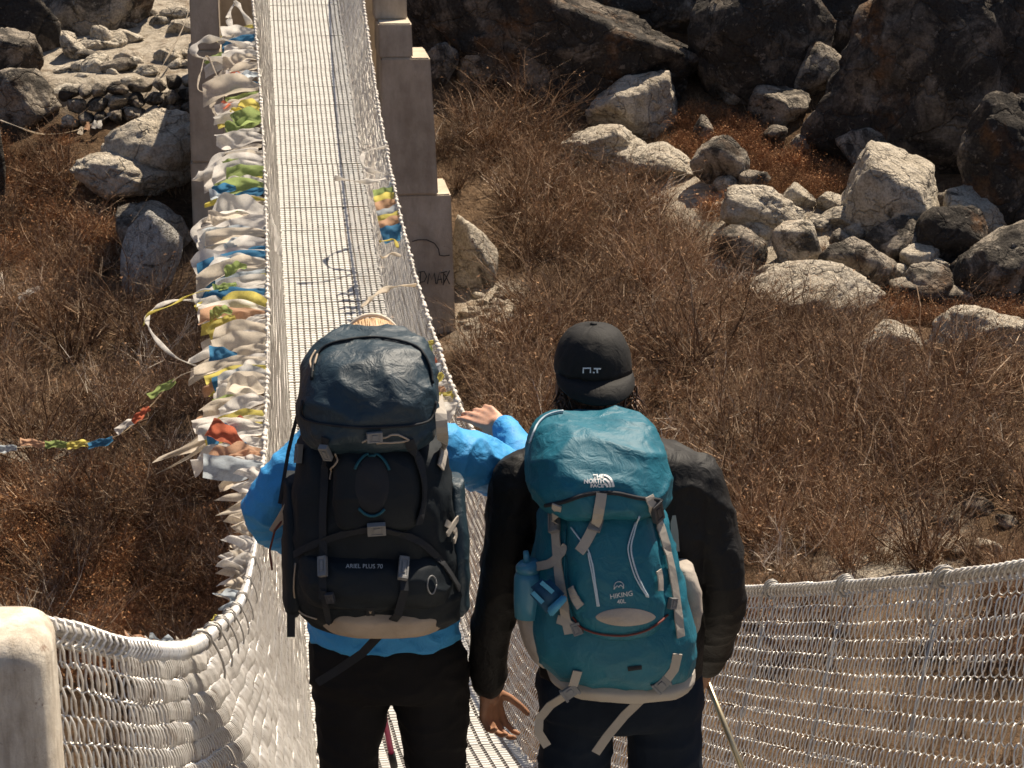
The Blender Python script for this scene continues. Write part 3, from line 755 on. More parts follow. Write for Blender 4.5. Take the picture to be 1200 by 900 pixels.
LM = {'R': [('the foot of the graffitied pier', 530, 420), ('the tan boulder standing at the pier', 575, 335), ('the long dark rock', 640, 105), ('the pier top', 530, 150), ('the pale humped rock', 741, 165), ('the pale low ledge', 690, 200),
        ('the left end of the rubble', 850, 315), ('the long flat pale slab', 958, 375), ('the pale rock under the flat slab', 1040, 440), ('the pale broad rock', 1150, 425), ('the bare soil patch', 1090, 640),
        ('the stony path by the pier', 600, 400), ('the top cable of the right mesh side', 930, 690), ('the right rail where its flags are bunched', 580, 500), ('the middle of the right brush', 760, 420), ('the brush below the pale broad rock', 1150, 520), ('the brush above the right mesh side', 900, 560)],
      'L': [('the whitewashed rock', 170, 345), ('the brown rounded rock', 150, 290), ('the jutting pale slab', 100, 235), ('the sandy patch', 40, 545), ('the dark upright rock', 10, 260), ('the bend of the left rail', 150, 740), ('the white scarf loop', 180, 400),
        ('the thin cord of flags', 120, 520), ('the white rag', 40, 370), ('the shadow of the deck', 250, 500), ('the frayed cloths of the left rail', 240, 640), ('the anchor post', 20, 720), ('the left pier', 225, 350)]}
LM3 = {k: [(n, hit(u, v)) for n, u, v in L] for k, L in LM.items()}
def near_name(x, y, left):
    return min(LM3['L' if left else 'R'], key=lambda a: (a[1].x - x) ** 2 + (a[1].y - y) ** 2)[0]
def mk_shrub(x, y, z, u, v):
    left = u < 330
    up = random.random() < (.25 if left else .55)
    o = bpy.data.objects.new('dry_shrub', random.choice(SH_UP if up else SH_BR)); COL.objects.link(o)
    s = random.choice([random.uniform(.55, .9), random.uniform(.85, 1.15), random.uniform(1.1, 1.45)])
    o.location = (x, y, z - .05); o.scale = (s * random.uniform(.9, 1.2), s * random.uniform(.9, 1.2), s * random.uniform(.85, 1.1)); o.rotation_euler = (random.uniform(-.15, .15), random.uniform(-.15, .15), random.uniform(0, 6.28))
    kind_ = ('upright' if up else 'spreading'); size_ = 'tall ' if s > 1.05 else 'small ' if s < .88 else ''
    tag(o, '%s%s leafless brown shrub near %s' % (size_, kind_, near_name(x, y, left)), 'shrub', 'dry shrubs left of the footbridge' if left else 'dry shrubs right of the footbridge')
clump = lambda x, y: float(fbm(x, y, .42, 2, 61))
nr = scatter(205, (1.5, 17), (23.5, 55), [REG_R], .50, mk_shrub, okw=lambda x, y: clump(x, y) > -.10 or random.random() < .22)
def mk_big(x, y, z, u, v):
    o = bpy.data.objects.new('dry_shrub', random.choice(SH_UP + SH_BR[:2])); COL.objects.link(o); s = random.uniform(1.35, 1.9)
    o.location = (x, y, z - .06); o.scale = (s * 1.1, s * 1.1, s * random.uniform(.75, .95)); o.rotation_euler = (random.uniform(-.1, .1), random.uniform(-.1, .1), random.uniform(0, 6.28))
    tag(o, 'very large branching leafless brown shrub near %s' % near_name(x, y, u < 330), 'shrub', 'large dry shrubs')
_keep = placed; placed = []
scatter(34, (1.5, 15), (27, 50), [[(530, 90), (690, 120), (800, 230), (850, 330), (1000, 420), (1150, 470), (1150, 600), (880, 640), (620, 520), (620, 340), (590, 240), (530, 180)]], 1.0, mk_big)
placed = _keep
nl_ = scatter(92, (-8, 1.0), (23.5, 43), [REG_L], .50, mk_shrub, ok=lambda u, v: v < 590 or random.random() < .45)
def mk_pale(x, y, z, u, v):
    o = bpy.data.objects.new('bleached_shrub', random.choice(SH_PALE)); COL.objects.link(o); s = random.uniform(.7, 1.25)
    o.location = (x, y, z - .05); o.scale = (s, s, s * random.uniform(.7, 1)); o.rotation_euler = (random.uniform(-.3, .3), random.uniform(-.3, .3), random.uniform(0, 6.28))
    tag(o, '%s bare bleached shrub with pale branches near %s' % ('big' if s > 1 else 'small', near_name(x, y, u < 330)), 'shrub', 'bleached shrubs standing in the brush')
placed = []
scatter(24, (1.5, 17), (23.5, 52), [REG_R], 1.2, mk_pale); scatter(10, (-7, 1.0), (23.5, 38), [REG_L], 1.2, mk_pale)
def mk_red(x, y, z, u, v):
    o = bpy.data.objects.new('heath_tuft', random.choice(SH_RED)); COL.objects.link(o)
    s = random.uniform(.7, 1.3); o.location = (x, y, z - .03); o.scale = (s, s, s * random.uniform(.8, 1.2)); o.rotation_euler = (0, 0, random.uniform(0, 6.28))
    big_ = 'broad' if s > 1.05 else 'small' if s < .85 else 'low'
    if u < 330: tag(o, '%s rust-brown tuft near %s' % (big_, near_name(x, y, True)), 'tuft', 'rust-brown tufts left of the footbridge')
    else:
        nb_ = min((b for b in BOULD if b[4].get('group') is None), key=lambda b: (b[0] - x) ** 2 + (b[1] - y) ** 2)[4]['label']
        tag(o, '%s rust-brown tuft by the %s' % (big_, ' '.join(nb_.split()[:9])), 'tuft', 'rust-brown tufts among the rocks')
placed = []
for bx, by, rw, rd, o in BOULD:
    if o.get('group') in (RUB, 'stones of the sunlit path', 'stones of the path by the pier foot', 'stones on the bare soil patch'):
        q = min((b for b in BOULD if b[4].get('group') is None), key=lambda b: (b[0] - bx) ** 2 + (b[1] - by) ** 2)[4]['label']
        tone = 'pale' if o.data.materials[0] == M['rock_pale'] else 'grey'; size = 'larger' if rw > .26 else 'small' if rw > .14 else 'tiny'
        o['label'] = '%s %s loose stone next to the %s' % (size, tone, ' '.join(q.split()[:9]))
n1 = scatter(110, (4, 18), (39, 56), [[(760, 120), (860, 110), (960, 170), (1000, 200), (960, 260), (1060, 300), (1220, 330), (1220, 440), (1060, 400), (880, 340), (820, 240)]], .25, mk_red)
n2 = scatter(190, (-8, 1), (23.5, 43.2), [[(-30, 150), (80, 165), (90, 215), (130, 225), (160, 260), (120, 330), (-30, 330)], [(-30, 560), (320, 560), (320, 800), (-30, 800)]], .28, mk_red)
print('shrubs', nr, nl_, 'tufts', n1, n2)

# ================================================================== dry grass (one mass)
M['grass'] = twig_mat('dry_grass', [(0.0, (0.12, 0.067, 0.032)), (0.5, (0.24, 0.145, 0.073)), (0.85, (0.37, 0.245, 0.135)), (1.0, (0.54, 0.40, 0.25))])
NG = 8500
gx_ = rng.uniform(-8, 18, NG); gy_ = 23 + 33 * rng.random(NG) ** 1.2
gz_ = terrain(gx_, gy_)
cl = fbm(gx_, gy_, 0.6, 3, 77); bare = np.zeros(NG, bool)
Pg = np.stack([gx_, gy_, gz_], -1); dd = Pg @ np.array(FW); uu = PW / 2 + FPX * (Pg @ np.array(RT)) / dd; vv_ = PH / 2 - FPX * (Pg @ np.array(UP)) / dd
keep = (cl > -0.18) & (uu > -40) & (uu < 1240) & (vv_ < 960) & ~((uu < 235) & (vv_ < 150)) & ~((uu > 536) & (uu < 612) & (vv_ > 335) & (vv_ < 408))
Pg = Pg[keep]; nb = 8; n = len(Pg)
base = np.repeat(Pg, nb, 0) + np.concatenate([rng.normal(0, .07, (n * nb, 2)), np.full((n * nb, 1), -.03)], 1)
hh = np.repeat(rng.uniform(.12, .38, n), nb) * rng.uniform(.6, 1.2, n * nb); an = rng.uniform(0, 6.283, n * nb); le = rng.uniform(.1, .6, n * nb) * hh
tip = base + np.stack([np.cos(an) * le - .03, np.sin(an) * le, hh], -1); a2 = rng.uniform(0, 6.283, n * nb); wv_ = np.stack([np.cos(a2), np.sin(a2), 0 * a2], -1) * .006
GV = np.stack([base - wv_, base + wv_, tip], 1).reshape(-1, 3); GF = np.arange(len(GV)).reshape(-1, 3)
go = mk('dry_grass', GV, GF, M['grass']); tag(go, 'thin dry grass over the hillside between shrubs and rocks', 'grass', kind='stuff')
# ================================================================== people
M['skin'] = None
def skinmat(name, c):
    t = NT(name, 0.55, 0, 0.35); t.color(t.ramp(t.noise(25, 5), [(0.35, mul(c, .85)), (0.65, mul(c, 1.1))]))
    t.b.inputs['Subsurface Weight'].default_value = 0.15; t.b.inputs['Subsurface Radius'].default_value = (0.01, 0.004, 0.002); t.bump(t.noise(240, 3), 0.15, 0.002); return t.m
M['skin_f'] = skinmat('skin_light', (0.56, 0.31, 0.21)); M['skin_m'] = skinmat('skin_tan', (0.30, 0.15, 0.085))
M['blue_jacket'] = cloth('blue_jacket_fabric', (0.05, 0.30, 0.62), 700, 0.6, .12, .6, .3, wr=24)
M['black_jacket'] = cloth('black_jacket_fabric', (0.0055, 0.0052, 0.005), 800, 0.65, .25, .6, .3, wr=22)
M['black_trousers'] = cloth('black_trouser_fabric', (0.0125, 0.0115, 0.0115), 900, 0.85, .25, .35, .15, wr=14)
M['navy_trousers'] = cloth('navy_trouser_fabric', (0.008, 0.013, 0.022), 900, 0.85, .25, .35, .15, wr=14)
M['cap'] = cloth('cap_fabric', (0.014, 0.0135, 0.013), 1200, 0.75, .2, .3, .25, wr=30)
M['boot'] = plain('boot_leather', (0.06, 0.045, 0.035), .7, 0, .3, 40)
M['white_print'] = plain('white_print', (0.75, 0.74, 0.72), .6, 0, .05, 50, 0)
M['grey_print'] = plain('pale_grey_print', (0.46, 0.49, 0.50), .6, 0, .05, 50, 0)
def hairmat(name, cols):
    t = NT(name, 0.45, 0, 0.5); g = t.n('ShaderNodeNewGeometry'); t.color(t.ramp(g.outputs['Random Per Island'], cols)); return t.m
M['blonde'] = hairmat('blonde_hair', [(0, (0.26, 0.15, 0.07)), (.5, (0.46, 0.30, 0.16)), (1, (0.62, 0.46, 0.28))])
M['brown_hair'] = hairmat('brown_hair', [(0, (0.035, 0.016, 0.008)), (.6, (0.085, 0.040, 0.019)), (1, (0.20, 0.10, 0.048))])
M['cream_band'] = cloth('cream_band_fabric', (0.66, 0.58, 0.46), 900, .8, .1, .2)

def catm(xs, keys, vals):
    return np.stack([np.interp(xs, keys, v) for v in vals], -1) if False else np.stack([hermite(xs, np.array(keys, float), np.array(v, float)) for v in vals], -1)
def hermite(x, k, v):
    m = np.zeros(len(k)); s = np.diff(v) / np.diff(k)
    for i in range(1, len(k) - 1): m[i] = 0 if s[i - 1] * s[i] <= 0 else 2 * s[i - 1] * s[i] / (s[i - 1] + s[i])
    m[0], m[-1] = s[0], s[-1]
    i = np.clip(np.searchsorted(k, x) - 1, 0, len(k) - 2); h = (k[i + 1] - k[i]); t = (x - k[i]) / h
    return v[i] * (2 * t**3 - 3 * t**2 + 1) + h * m[i] * (t**3 - 2 * t**2 + t) + v[i + 1] * (-2 * t**3 + 3 * t**2) + h * m[i + 1] * (t**3 - t**2)
def loft(mb, secs, n=48, m=36, ex=2.5):
    """secs: (py, pxL, pxR, half depth, Y) from top to bottom; a closed rounded body"""
    a = np.array(secs, float); k = np.linspace(0, 1, len(a)); C = catm(np.linspace(0, 1, m), k, [a[:, j] for j in range(5)])
    rings = []
    for py, l, r, hd, Y in C:
        A, Bp = atY(l, py, Y), atY(r, py, Y); c = (A + Bp) / 2; hx = (Bp - A).length / 2; ux = (Bp - A).normalized(); uy = Vector((-ux.y, ux.x, 0)).normalized()
        z = c.z; ring = []
        for q in range(n):
            t = 2 * math.pi * q / n; cs, sn = math.cos(t), math.sin(t)
            e = 2 / ex; ring.append(c + ux * (hx * math.copysign(abs(cs) ** e, cs)) + uy * (hd * math.copysign(abs(sn) ** e, sn)))
        rings.append(ring)
    c0 = sum(rings[0], Vector()) / n; c1 = sum(rings[-1], Vector()) / n
    full = [[c0.lerp(v, .02) for v in rings[0]], [c0.lerp(v, .55) + Vector((0, 0, .0)) for v in rings[0]]] + rings + [[c1.lerp(v, .55) for v in rings[-1]], [c1.lerp(v, .02) for v in rings[-1]]]
    return mb.rings(full)
def limb(mb, pts, rad, n=14):
    pts = [Vector(p) for p in pts]
    # smooth chain
    P = []; Rr = []
    for i in range(len(pts) - 1):
        p0 = pts[max(i - 1, 0)]; p1 = pts[i]; p2 = pts[i + 1]; p3 = pts[min(i + 2, len(pts) - 1)]
        for q in range(5):
            t = q / 5.0; t2, t3 = t * t, t * t * t
            P.append(.5 * ((2 * p1) + (p2 - p0) * t + (2 * p0 - 5 * p1 + 4 * p2 - p3) * t2 + (3 * p1 - p0 - 3 * p2 + p3) * t3)); Rr.append(rad[i] * (1 - t) + rad[i + 1] * t)
    P.append(pts[-1]); Rr.append(rad[-1])
    mb.tube(P, Rr, n); mb.ball(P[0], Rr[0], n, 8); mb.ball(P[-1], Rr[-1], n, 8)
def remesh(mb, name, voxel, material, parent, smooth=4, wrinkle=None):
    me = bpy.data.meshes.new('tmp'); me.from_pydata([tuple(v) for v in mb.V], [], mb.F); me.update()
    bm = bmesh.new(); bm.from_mesh(me); bmesh.ops.recalc_face_normals(bm, faces=bm.faces); bm.to_mesh(me); bm.free()
    o = bpy.data.objects.new('tmp', me); COL.objects.link(o)
    md = o.modifiers.new('r', 'REMESH'); md.mode = 'VOXEL'; md.voxel_size = voxel; md.use_smooth_shade = True
    sm = o.modifiers.new('s', 'SMOOTH'); sm.factor = .5; sm.iterations = smooth
    dg = bpy.context.evaluated_depsgraph_get(); out = bpy.data.meshes.new_from_object(o.evaluated_get(dg))
    bpy.data.objects.remove(o); bpy.data.meshes.remove(me)
    out.name = name
    if wrinkle:
        n = len(out.vertices); co = np.zeros(n * 3); out.vertices.foreach_get('co', co); co = co.reshape(-1, 3)
        no = np.array([v.normal[:] for v in out.vertices]); d = wrinkle(co); co = co + no * d[:, None]
        out.vertices.foreach_set('co', co.ravel()); out.update()
    out.materials.clear(); out.materials.append(material)
    out.polygons.foreach_set('use_smooth', np.ones(len(out.polygons), dtype=bool))
    return add(name, out, parent)
def folds(co, f=(9, 9, 22), amp=.006, seed=0, sharp=1.0, lines=None):
    S = np.array(f)
    r = np.array([1 - abs(mnoise.noise(Vector(p) + Vector((seed, 0, seed * .37)))) * 2.2 for p in co * S])
    g = np.array([mnoise.noise(Vector(p) + Vector((0, seed * 1.7, 3))) for p in co * S * .45])
    rot = co @ np.array([[.8, .6, 0], [-.6, .8, 0], [0, 0, 1]]).T
    r2 = np.array([1 - abs(mnoise.noise(Vector(p) + Vector((seed * .7, 5, seed)))) * 2.6 for p in (rot * S * 2.3 + co[:, ::-1] * 3)])
    fn = np.array([mnoise.noise(Vector(p)) for p in co * 45])
    return amp * (np.clip(r, 0, 1) ** 2 - .35) + amp * .8 * g + amp * .38 * np.clip(r2, 0, 1) ** 2.2 * (.5 + g) + amp * .12 * fn
def hand(mb, wrist, d, nrm, thumb, curl=.5, L=.175, spread=.012, seq=None):
    """palm + five fingers; d: towards the fingertips, nrm: palm side, thumb: +1/-1 side along d x nrm"""
    d = Vector(d).normalized(); n = Vector(nrm); n = (n - d * n.dot(d)).normalized(); s = d.cross(n) * thumb; k = L / .175
    kn = []
    for i in range(4):
        off = (.030 - .0205 * i) * k
        p = wrist + d * ((.088 - .006 * abs(i - 1)) * k) + s * off; kn.append(p)
        mb.tube([wrist + s * off * .5, (wrist + p) / 2 + s * off * .12, p], [.014 * k, .0135 * k, .0105 * k], 8); mb.ball(p, .0105 * k, 8, 6)
    mb.ball(wrist + d * .03 * k, (.024 * k,) * 3, 10, 8)
    lens = [.070, .078, .072, .056]
    for i in range(4):
        p = kn[i].copy(); a = (curl if seq is None else seq[i]) ; dd = d.copy() + s * (spread * (1.5 - i) * 4); dd.normalize()
        for j, fr in enumerate((.45, .31, .24)):
            ang = a * (.75 if j == 0 else 1.0)
            dd = (dd * math.cos(ang) + n * math.sin(ang)).normalized() if j == 0 else (dd * math.cos(ang) + (n - dd * n.dot(dd)).normalized() * math.sin(ang)).normalized()
            q = p + dd * (lens[i] * k * fr); r0 = (.0088 - .0006 * j) * k; mb.tube([p, q], [r0, r0 - .0005 * k], 8); mb.ball(q, r0 - .0005 * k, 8, 6); p = q
    p = wrist + d * .025 * k + s * .022 * k; dd = (d * .62 + s * .75 + n * .35).normalized()
    for j, l in enumerate((.040, .032, .026)):
        q = p + dd * l * k; r0 = (.0115 - .0012 * j) * k; mb.tube([p, q], [r0, r0 - .0008 * k], 8); mb.ball(q, r0 - .0008 * k, 8, 6); p = q
        dd = (dd + d * .35 + n * .22).normalized()
def face(mb, c, w, h, dep, fwd=Vector((0, 1, 0)), tilt=0):
    """skull, jaw, nose, brow, ears; the face looks along +y"""
    mb.ball(c, (w, dep, h), 20, 14)
    mb.ball(c + Vector((0, dep * .25, -h * .45)), (w * .78, dep * .72, h * .55), 16, 10)       # jaw
    mb.tube([c + Vector((0, dep * .93, h * .05)), c + Vector((0, dep * 1.16, -h * .22)), c + Vector((0, dep * .98, -h * .27))], [.009, .014, .012], 8)   # nose
    for sx in (-1, 1):
        mb.ball(c + Vector((sx * w * .36, dep * .86, h * .10)), (.017, .012, .008), 8, 6)      # brow
        mb.ball(c + Vector((sx * w * .36, dep * .88, -h * .02)), (.012, .009, .009), 8, 6)     # eye
        e = c + Vector((sx * w * 1.13, -dep * .06, -h * .06))
        mb.ball(e, (.009, .016, .030), 8, 8); mb.ball(e + Vector((sx * .006, -.008, .004)), (.006, .008, .026), 8, 6)
    mb.ball(c + Vector((0, dep * .90, -h * .46)), (.024, .012, .008), 8, 6)                    # mouth
def strands(mb, roots, seed, L=(.05, .09), r=.0022, dirn=(0, 0, -1), jit=.5, n=5):
    r_ = random.Random(seed)
    for p in roots:
        d = (Vector(dirn) + Vector((r_.gauss(0, jit), r_.gauss(0, jit), r_.gauss(0, jit * .6)))).normalized(); q = Vector(p); l = r_.uniform(*L); pts = [q.copy()]
        for i in range(n):
            d = (d + Vector((r_.gauss(0, .16), r_.gauss(0, .16), -.05 + r_.gauss(0, .12)))).normalized(); q = q + d * (l / n); pts.append(q.copy())
        mb.tube(pts, [r * (1 - .8 * i / n) for i in range(n + 1)], 4)
def boot(x, y, yaw, parent):
    z = float(zdeck(y)); sl = math.atan2(float(zdeck(y + .1) - zdeck(y - .1)), .2)
    M3 = Matrix.Rotation(yaw, 3, 'Z') @ Matrix.Rotation(sl, 3, 'X'); mb = MB(); base = Vector((x, y, z + .006))
    rings = []
    prof = [(-.10, .034, .10), (-.085, .040, .12), (-.03, .042, .115), (.03, .045, .085), (.09, .050, .068), (.14, .044, .055), (.17, .022, .035)]
    for yy, w, h in prof:
        ring = []
        for q in range(16):
            a = 2 * math.pi * q / 16; cs, sn = math.cos(a), math.sin(a)
            ring.append(base + M3 @ Vector((w * math.copysign(abs(cs) ** .7, cs), yy, h / 2 + h / 2 * math.copysign(abs(sn) ** .7, sn))))
        rings.append(ring)
    mb.rings(rings); mb.tube([base + M3 @ Vector((0, -.04, .07)), base + Vector((0, -.03, .19))], [.048, .052], 14)
    return mb.build('boot', M['boot'], parent, True)

# ---------------------------------------------------------------- woman in blue
YW = 5.12
def W_(px, py, dy=0.0): return atY(px, py, YW + dy)
fz = float(zdeck(YW)); wl_foot = Vector((0.285, YW - .02, float(zdeck(YW - .02)))); wr_foot = Vector((0.475, YW + .03, float(zdeck(YW + .03))))
woman = empty('person', (0.38, YW, fz)); tag(woman, 'blonde hiker in a bright blue jacket and black trousers carrying the navy backpack', 'person')
w_sh = [W_(372, 530), W_(338, 562, -.03), W_(313, 598, -.01), W_(345, 628, .15), W_(392, 636, .29)]
w_rs = [W_(508, 528), W_(556, 540, .05), W_(602, 557, .13), W_(606, 532, .22), W_(592, 503, .29)]
hl = [W_(411, 806), W_(408, 900, .0)]; hr = [W_(505, 806), W_(512, 900, .0)]
def knee(h, f): return h.lerp(f, .42) + Vector((0, .03, 0))
b = MB(); hc = W_(437, 432, .03)
face(b, hc, .072, .112, .092)
b.tube([hc + Vector((0, -.02, -.06)), W_(437, 515)], [.052, .056], 14)
loft(b, [(508, 405, 470, .06, YW), (530, 372, 505, .08, YW), (600, 374, 500, .09, YW), (690, 380, 515, .09, YW), (760, 372, 535, .10, YW), (805, 372, 538, .10, YW)], 32, 20)
for ch, rs, fr in ((w_sh, (.048, .044, .038, .034, .026), 1), (w_rs, (.048, .044, .038, .034, .026), 1)): limb(b, ch, rs)
for h, f in ((hl, wl_foot), (hr, wr_foot)): limb(b, [h[0] + Vector((0, 0, .02)), h[1], knee(h[1], f), f + Vector((0, -.03, .10))], [.072, .062, .046, .036])
hand(b, w_rs[-1], W_(553, 480, .36) - w_rs[-1], Vector((.1, .55, -.6)), 1, seq=[.25, .38, .5, .62], L=.165)
hand(b, w_sh[-1], W_(424, 640, .36) - w_sh[-1], Vector((.6, .2, -.2)), -1, curl=1.25, L=.165)
remesh(b, 'body', .0048, M['skin_f'], woman, 3)
b = MB()
loft(b, [(504, 402, 474, .07, YW), (516, 372, 506, .09, YW), (540, 354, 520, .11, YW), (600, 354, 520, .12, YW), (680, 362, 530, .122, YW), (741, 361, 539, .136, YW), (745, 364, 536, .130, YW)], 48, 30)
limb(b, w_sh, [.070, .064, .060, .052, .040], 18); limb(b, w_rs, [.072, .070, .058, .052, .038], 18)
remesh(b, 'jacket', .0065, M['blue_jacket'], woman, 4, lambda co: folds(co, (11, 11, 17), .0085, 3))
b = MB()
loft(b, [(731, 373, 527, .100, YW), (757, 361, 545, .126, YW - .005), (788, 361, 551, .130, YW - .005), (804, 366, 548, .118, YW), (810, 380, 535, .08, YW)], 48, 20, 2.3)
for h, f, mid in ((hl, wl_foot, W_(411, 848)), (hr, wr_foot, W_(508, 848))): limb(b, [h[0], mid, h[1], knee(h[1], f), f + Vector((0, -.03, .10))], [.099, .090, .074, .062, .054], 18)
remesh(b, 'trousers', .0075, M['black_trousers'], woman, 4, lambda co: folds(co, (9, 9, 20), .0055, 9))
boot(wl_foot.x, wl_foot.y, .1, woman); boot(wr_foot.x, wr_foot.y, -.08, woman)
# hair: strands combed back over the skull
b = MB(); r_ = random.Random(5)
hm = MB(); hm.ball(hc + Vector((0, -.004, .006)), (.077, .097, .116), 22, 14)
for i in range(420):
    a = r_.uniform(-1.5, 1.5); pts = []
    for q in range(7):
        ph = .15 + q * .36 * r_.uniform(.95, 1.05)
        pts.append(hc + Vector((.081 * math.sin(a) * (0.35 + .65 * math.sin(min(ph, 1.57))) , .10 - .2 * ph / 2.3, .02 + .106 * math.cos(a * .85) * math.sin(.45 + ph * .75) + r_.gauss(0, .0012))))
    b.tube(pts, [.0016, .003, .0034, .0034, .0032, .003, .0016], 4)
b.put(hm.V, hm.F); b.build('hair', M['blonde'], woman, True)
b = MB(); b.tube([hc + Vector((.086 * math.cos(a), .022, -.012 + .140 * math.sin(a) ** .9)) for a in np.linspace(.0, math.pi, 25)], .0052, 8); b.build('headband', M['cream_band'], woman, True)

# ---------------------------------------------------------------- man in black
YM = 5.08
def M_(px, py, dy=0.0): return atY(px, py, YM + dy)
ml_foot = Vector((0.70, YM - .03, float(zdeck(YM - .03)))); mr_foot = Vector((0.94, YM + .04, float(zdeck(YM + .04))))
man = empty('person', (0.82, YM, float(zdeck(YM)))); tag(man, 'hiker in a black cap, black jacket and navy trousers carrying the teal backpack', 'person')
m_la = [M_(612, 565), M_(598, 625, -.01), M_(586, 690, .0), M_(575, 745, .03), M_(572, 797, .06)]
m_ra = [M_(812, 566), M_(834, 635, -.01), M_(844, 702, -.02), M_(838, 745, .09), M_(829, 776, .17)]
hl = [M_(677, 822), M_(673, 900)]; hr = [M_(776, 822), M_(779, 900)]
b = MB(); hc = M_(697, 452, .01)
face(b, hc, .077, .110, .098)
b.tube([hc + Vector((0, -.02, -.06)), M_(700, 530)], [.060, .066], 14)
loft(b, [(515, 660, 745, .07, YM), (545, 622, 812, .09, YM), (620, 640, 808, .10, YM), (720, 645, 808, .10, YM), (790, 640, 812, .10, YM), (825, 640, 812, .10, YM)], 32, 20)
limb(b, m_la, [.055, .048, .042, .036, .030]); limb(b, m_ra, [.055, .048, .042, .036, .030])
for h, f in ((hl, ml_foot), (hr, mr_foot)): limb(b, [h[0] + Vector((0, 0, .02)), h[1], knee(h[1], f), f + Vector((0, -.03, .10))], [.078, .068, .050, .040])
hand(b, m_la[-1] + Vector((.002, 0, -.012)), M_(578, 850, .05) - m_la[-1], Vector((.62, -.75, 0)), -1, seq=[.50, .62, .70, .78], L=.185, spread=.02)
hand(b, m_ra[-1], M_(824, 800, .26) - m_ra[-1], Vector((-.75, .3, -.2)), 1, curl=1.3, L=.178)
remesh(b, 'body', .0048, M['skin_m'], man, 3)
b = MB()
loft(b, [(496, 672, 732, .075, YM), (512, 642, 768, .095, YM), (536, 612, 822, .115, YM), (580, 606, 836, .125, YM), (650, 628, 826, .13, YM), (720, 632, 822, .125, YM), (785, 632, 820, .125, YM), (792, 640, 812, .12, YM)], 48, 30)
limb(b, m_la, [.078, .066, .058, .053, .046], 18); limb(b, m_ra, [.078, .070, .062, .055, .046], 18)
remesh(b, 'jacket', .0065, M['black_jacket'], man, 4, lambda co: folds(co, (9, 9, 11), .0062, 21))
b = MB()
loft(b, [(772, 634, 818, .115, YM), (805, 628, 824, .125, YM - .005), (826, 630, 822, .122, YM - .005), (840, 636, 816, .108, YM), (846, 652, 798, .08, YM)], 48, 20, 2.3)
for h, f in ((hl, ml_foot), (hr, mr_foot)): limb(b, [h[0], h[1], knee(h[1], f), f + Vector((0, -.03, .10))], [.098, .093, .072, .060], 18)
remesh(b, 'trousers', .0075, M['navy_trousers'], man, 4, lambda co: folds(co, (9, 9, 16), .0055, 33))
boot(ml_foot.x, ml_foot.y, .08, man); boot(mr_foot.x, mr_foot.y, -.12, man)
# glove on the pole hand
b = MB(); r_ = random.Random(8)
roots = [hc + Vector((sx * r_.uniform(.062, .094), r_.uniform(-.085, .0), r_.uniform(-.075, .02))) for sx in (-1, 1) for _ in range(120)] + [hc + Vector((r_.uniform(-.07, .07), r_.uniform(-.10, -.075), r_.uniform(-.08, -.02))) for _ in range(120)]
strands(b, roots, 9, (.03, .08), .0028, (0, -.25, -1), .45); b.build('hair', M['brown_hair'], man, True)
# cap worn backwards: dome with panel seams, brim, button and stitched mark
cap_c = M_(695, 433, .005); bd = MB(); rings = []
for j in range(13):
    ph = (math.pi / 2) * j / 12; ring = []
    for q in range(72):
        a = 2 * math.pi * q / 72; seam = 1 - .010 * max(0, 1 - abs(((a / (math.pi / 3)) + .5) % 1 - .5) * 14)
        rr = (math.cos(ph) ** .62); cr = .004 * mnoise.noise(Vector((math.cos(a) * 4 * rr, math.sin(a) * 4 * rr, j * .35 + 4)))
        ring.append(cap_c + Vector((.0945 * rr * seam * math.cos(a) + cr, .110 * rr * seam * math.sin(a) + cr, .112 * math.sin(ph) ** 1.05 * seam)))
    rings.append(ring)
bd.rings(rings, cap=False); capo = bd.build('cap', M['cap'], man, True)
so = capo.modifiers.new('t', 'SOLIDIFY'); so.thickness = .003
bb = MB(); top = []; ro = []
for i in range(25):
    a = math.pi + math.pi * (i + .0) / 24; inn = cap_c + Vector((.091 * math.cos(a), .107 * math.sin(a), .004))
    k = max(0.0, math.sin(math.pi * i / 24)) ** .55
    out = inn + Vector((.012 * math.cos(a) * k, -.050 * k, -.046 * k + .010 * (math.cos(a) ** 2) * k))
    mid = inn.lerp(out, .5) + Vector((0, -.004, .006)) * k
    top.append([inn, mid, out, out + Vector((0, .001, -.004)), mid + Vector((0, .002, -.004)), inn + Vector((0, .003, -.003))])
bb.rings(top, cap=True); bb.build('cap_brim', M['cap'], man, True)
MB().ball(cap_c + Vector((0, 0, .113)), (.009, .009, .005), 10, 6).build('cap_button', M['cap'], man, True)

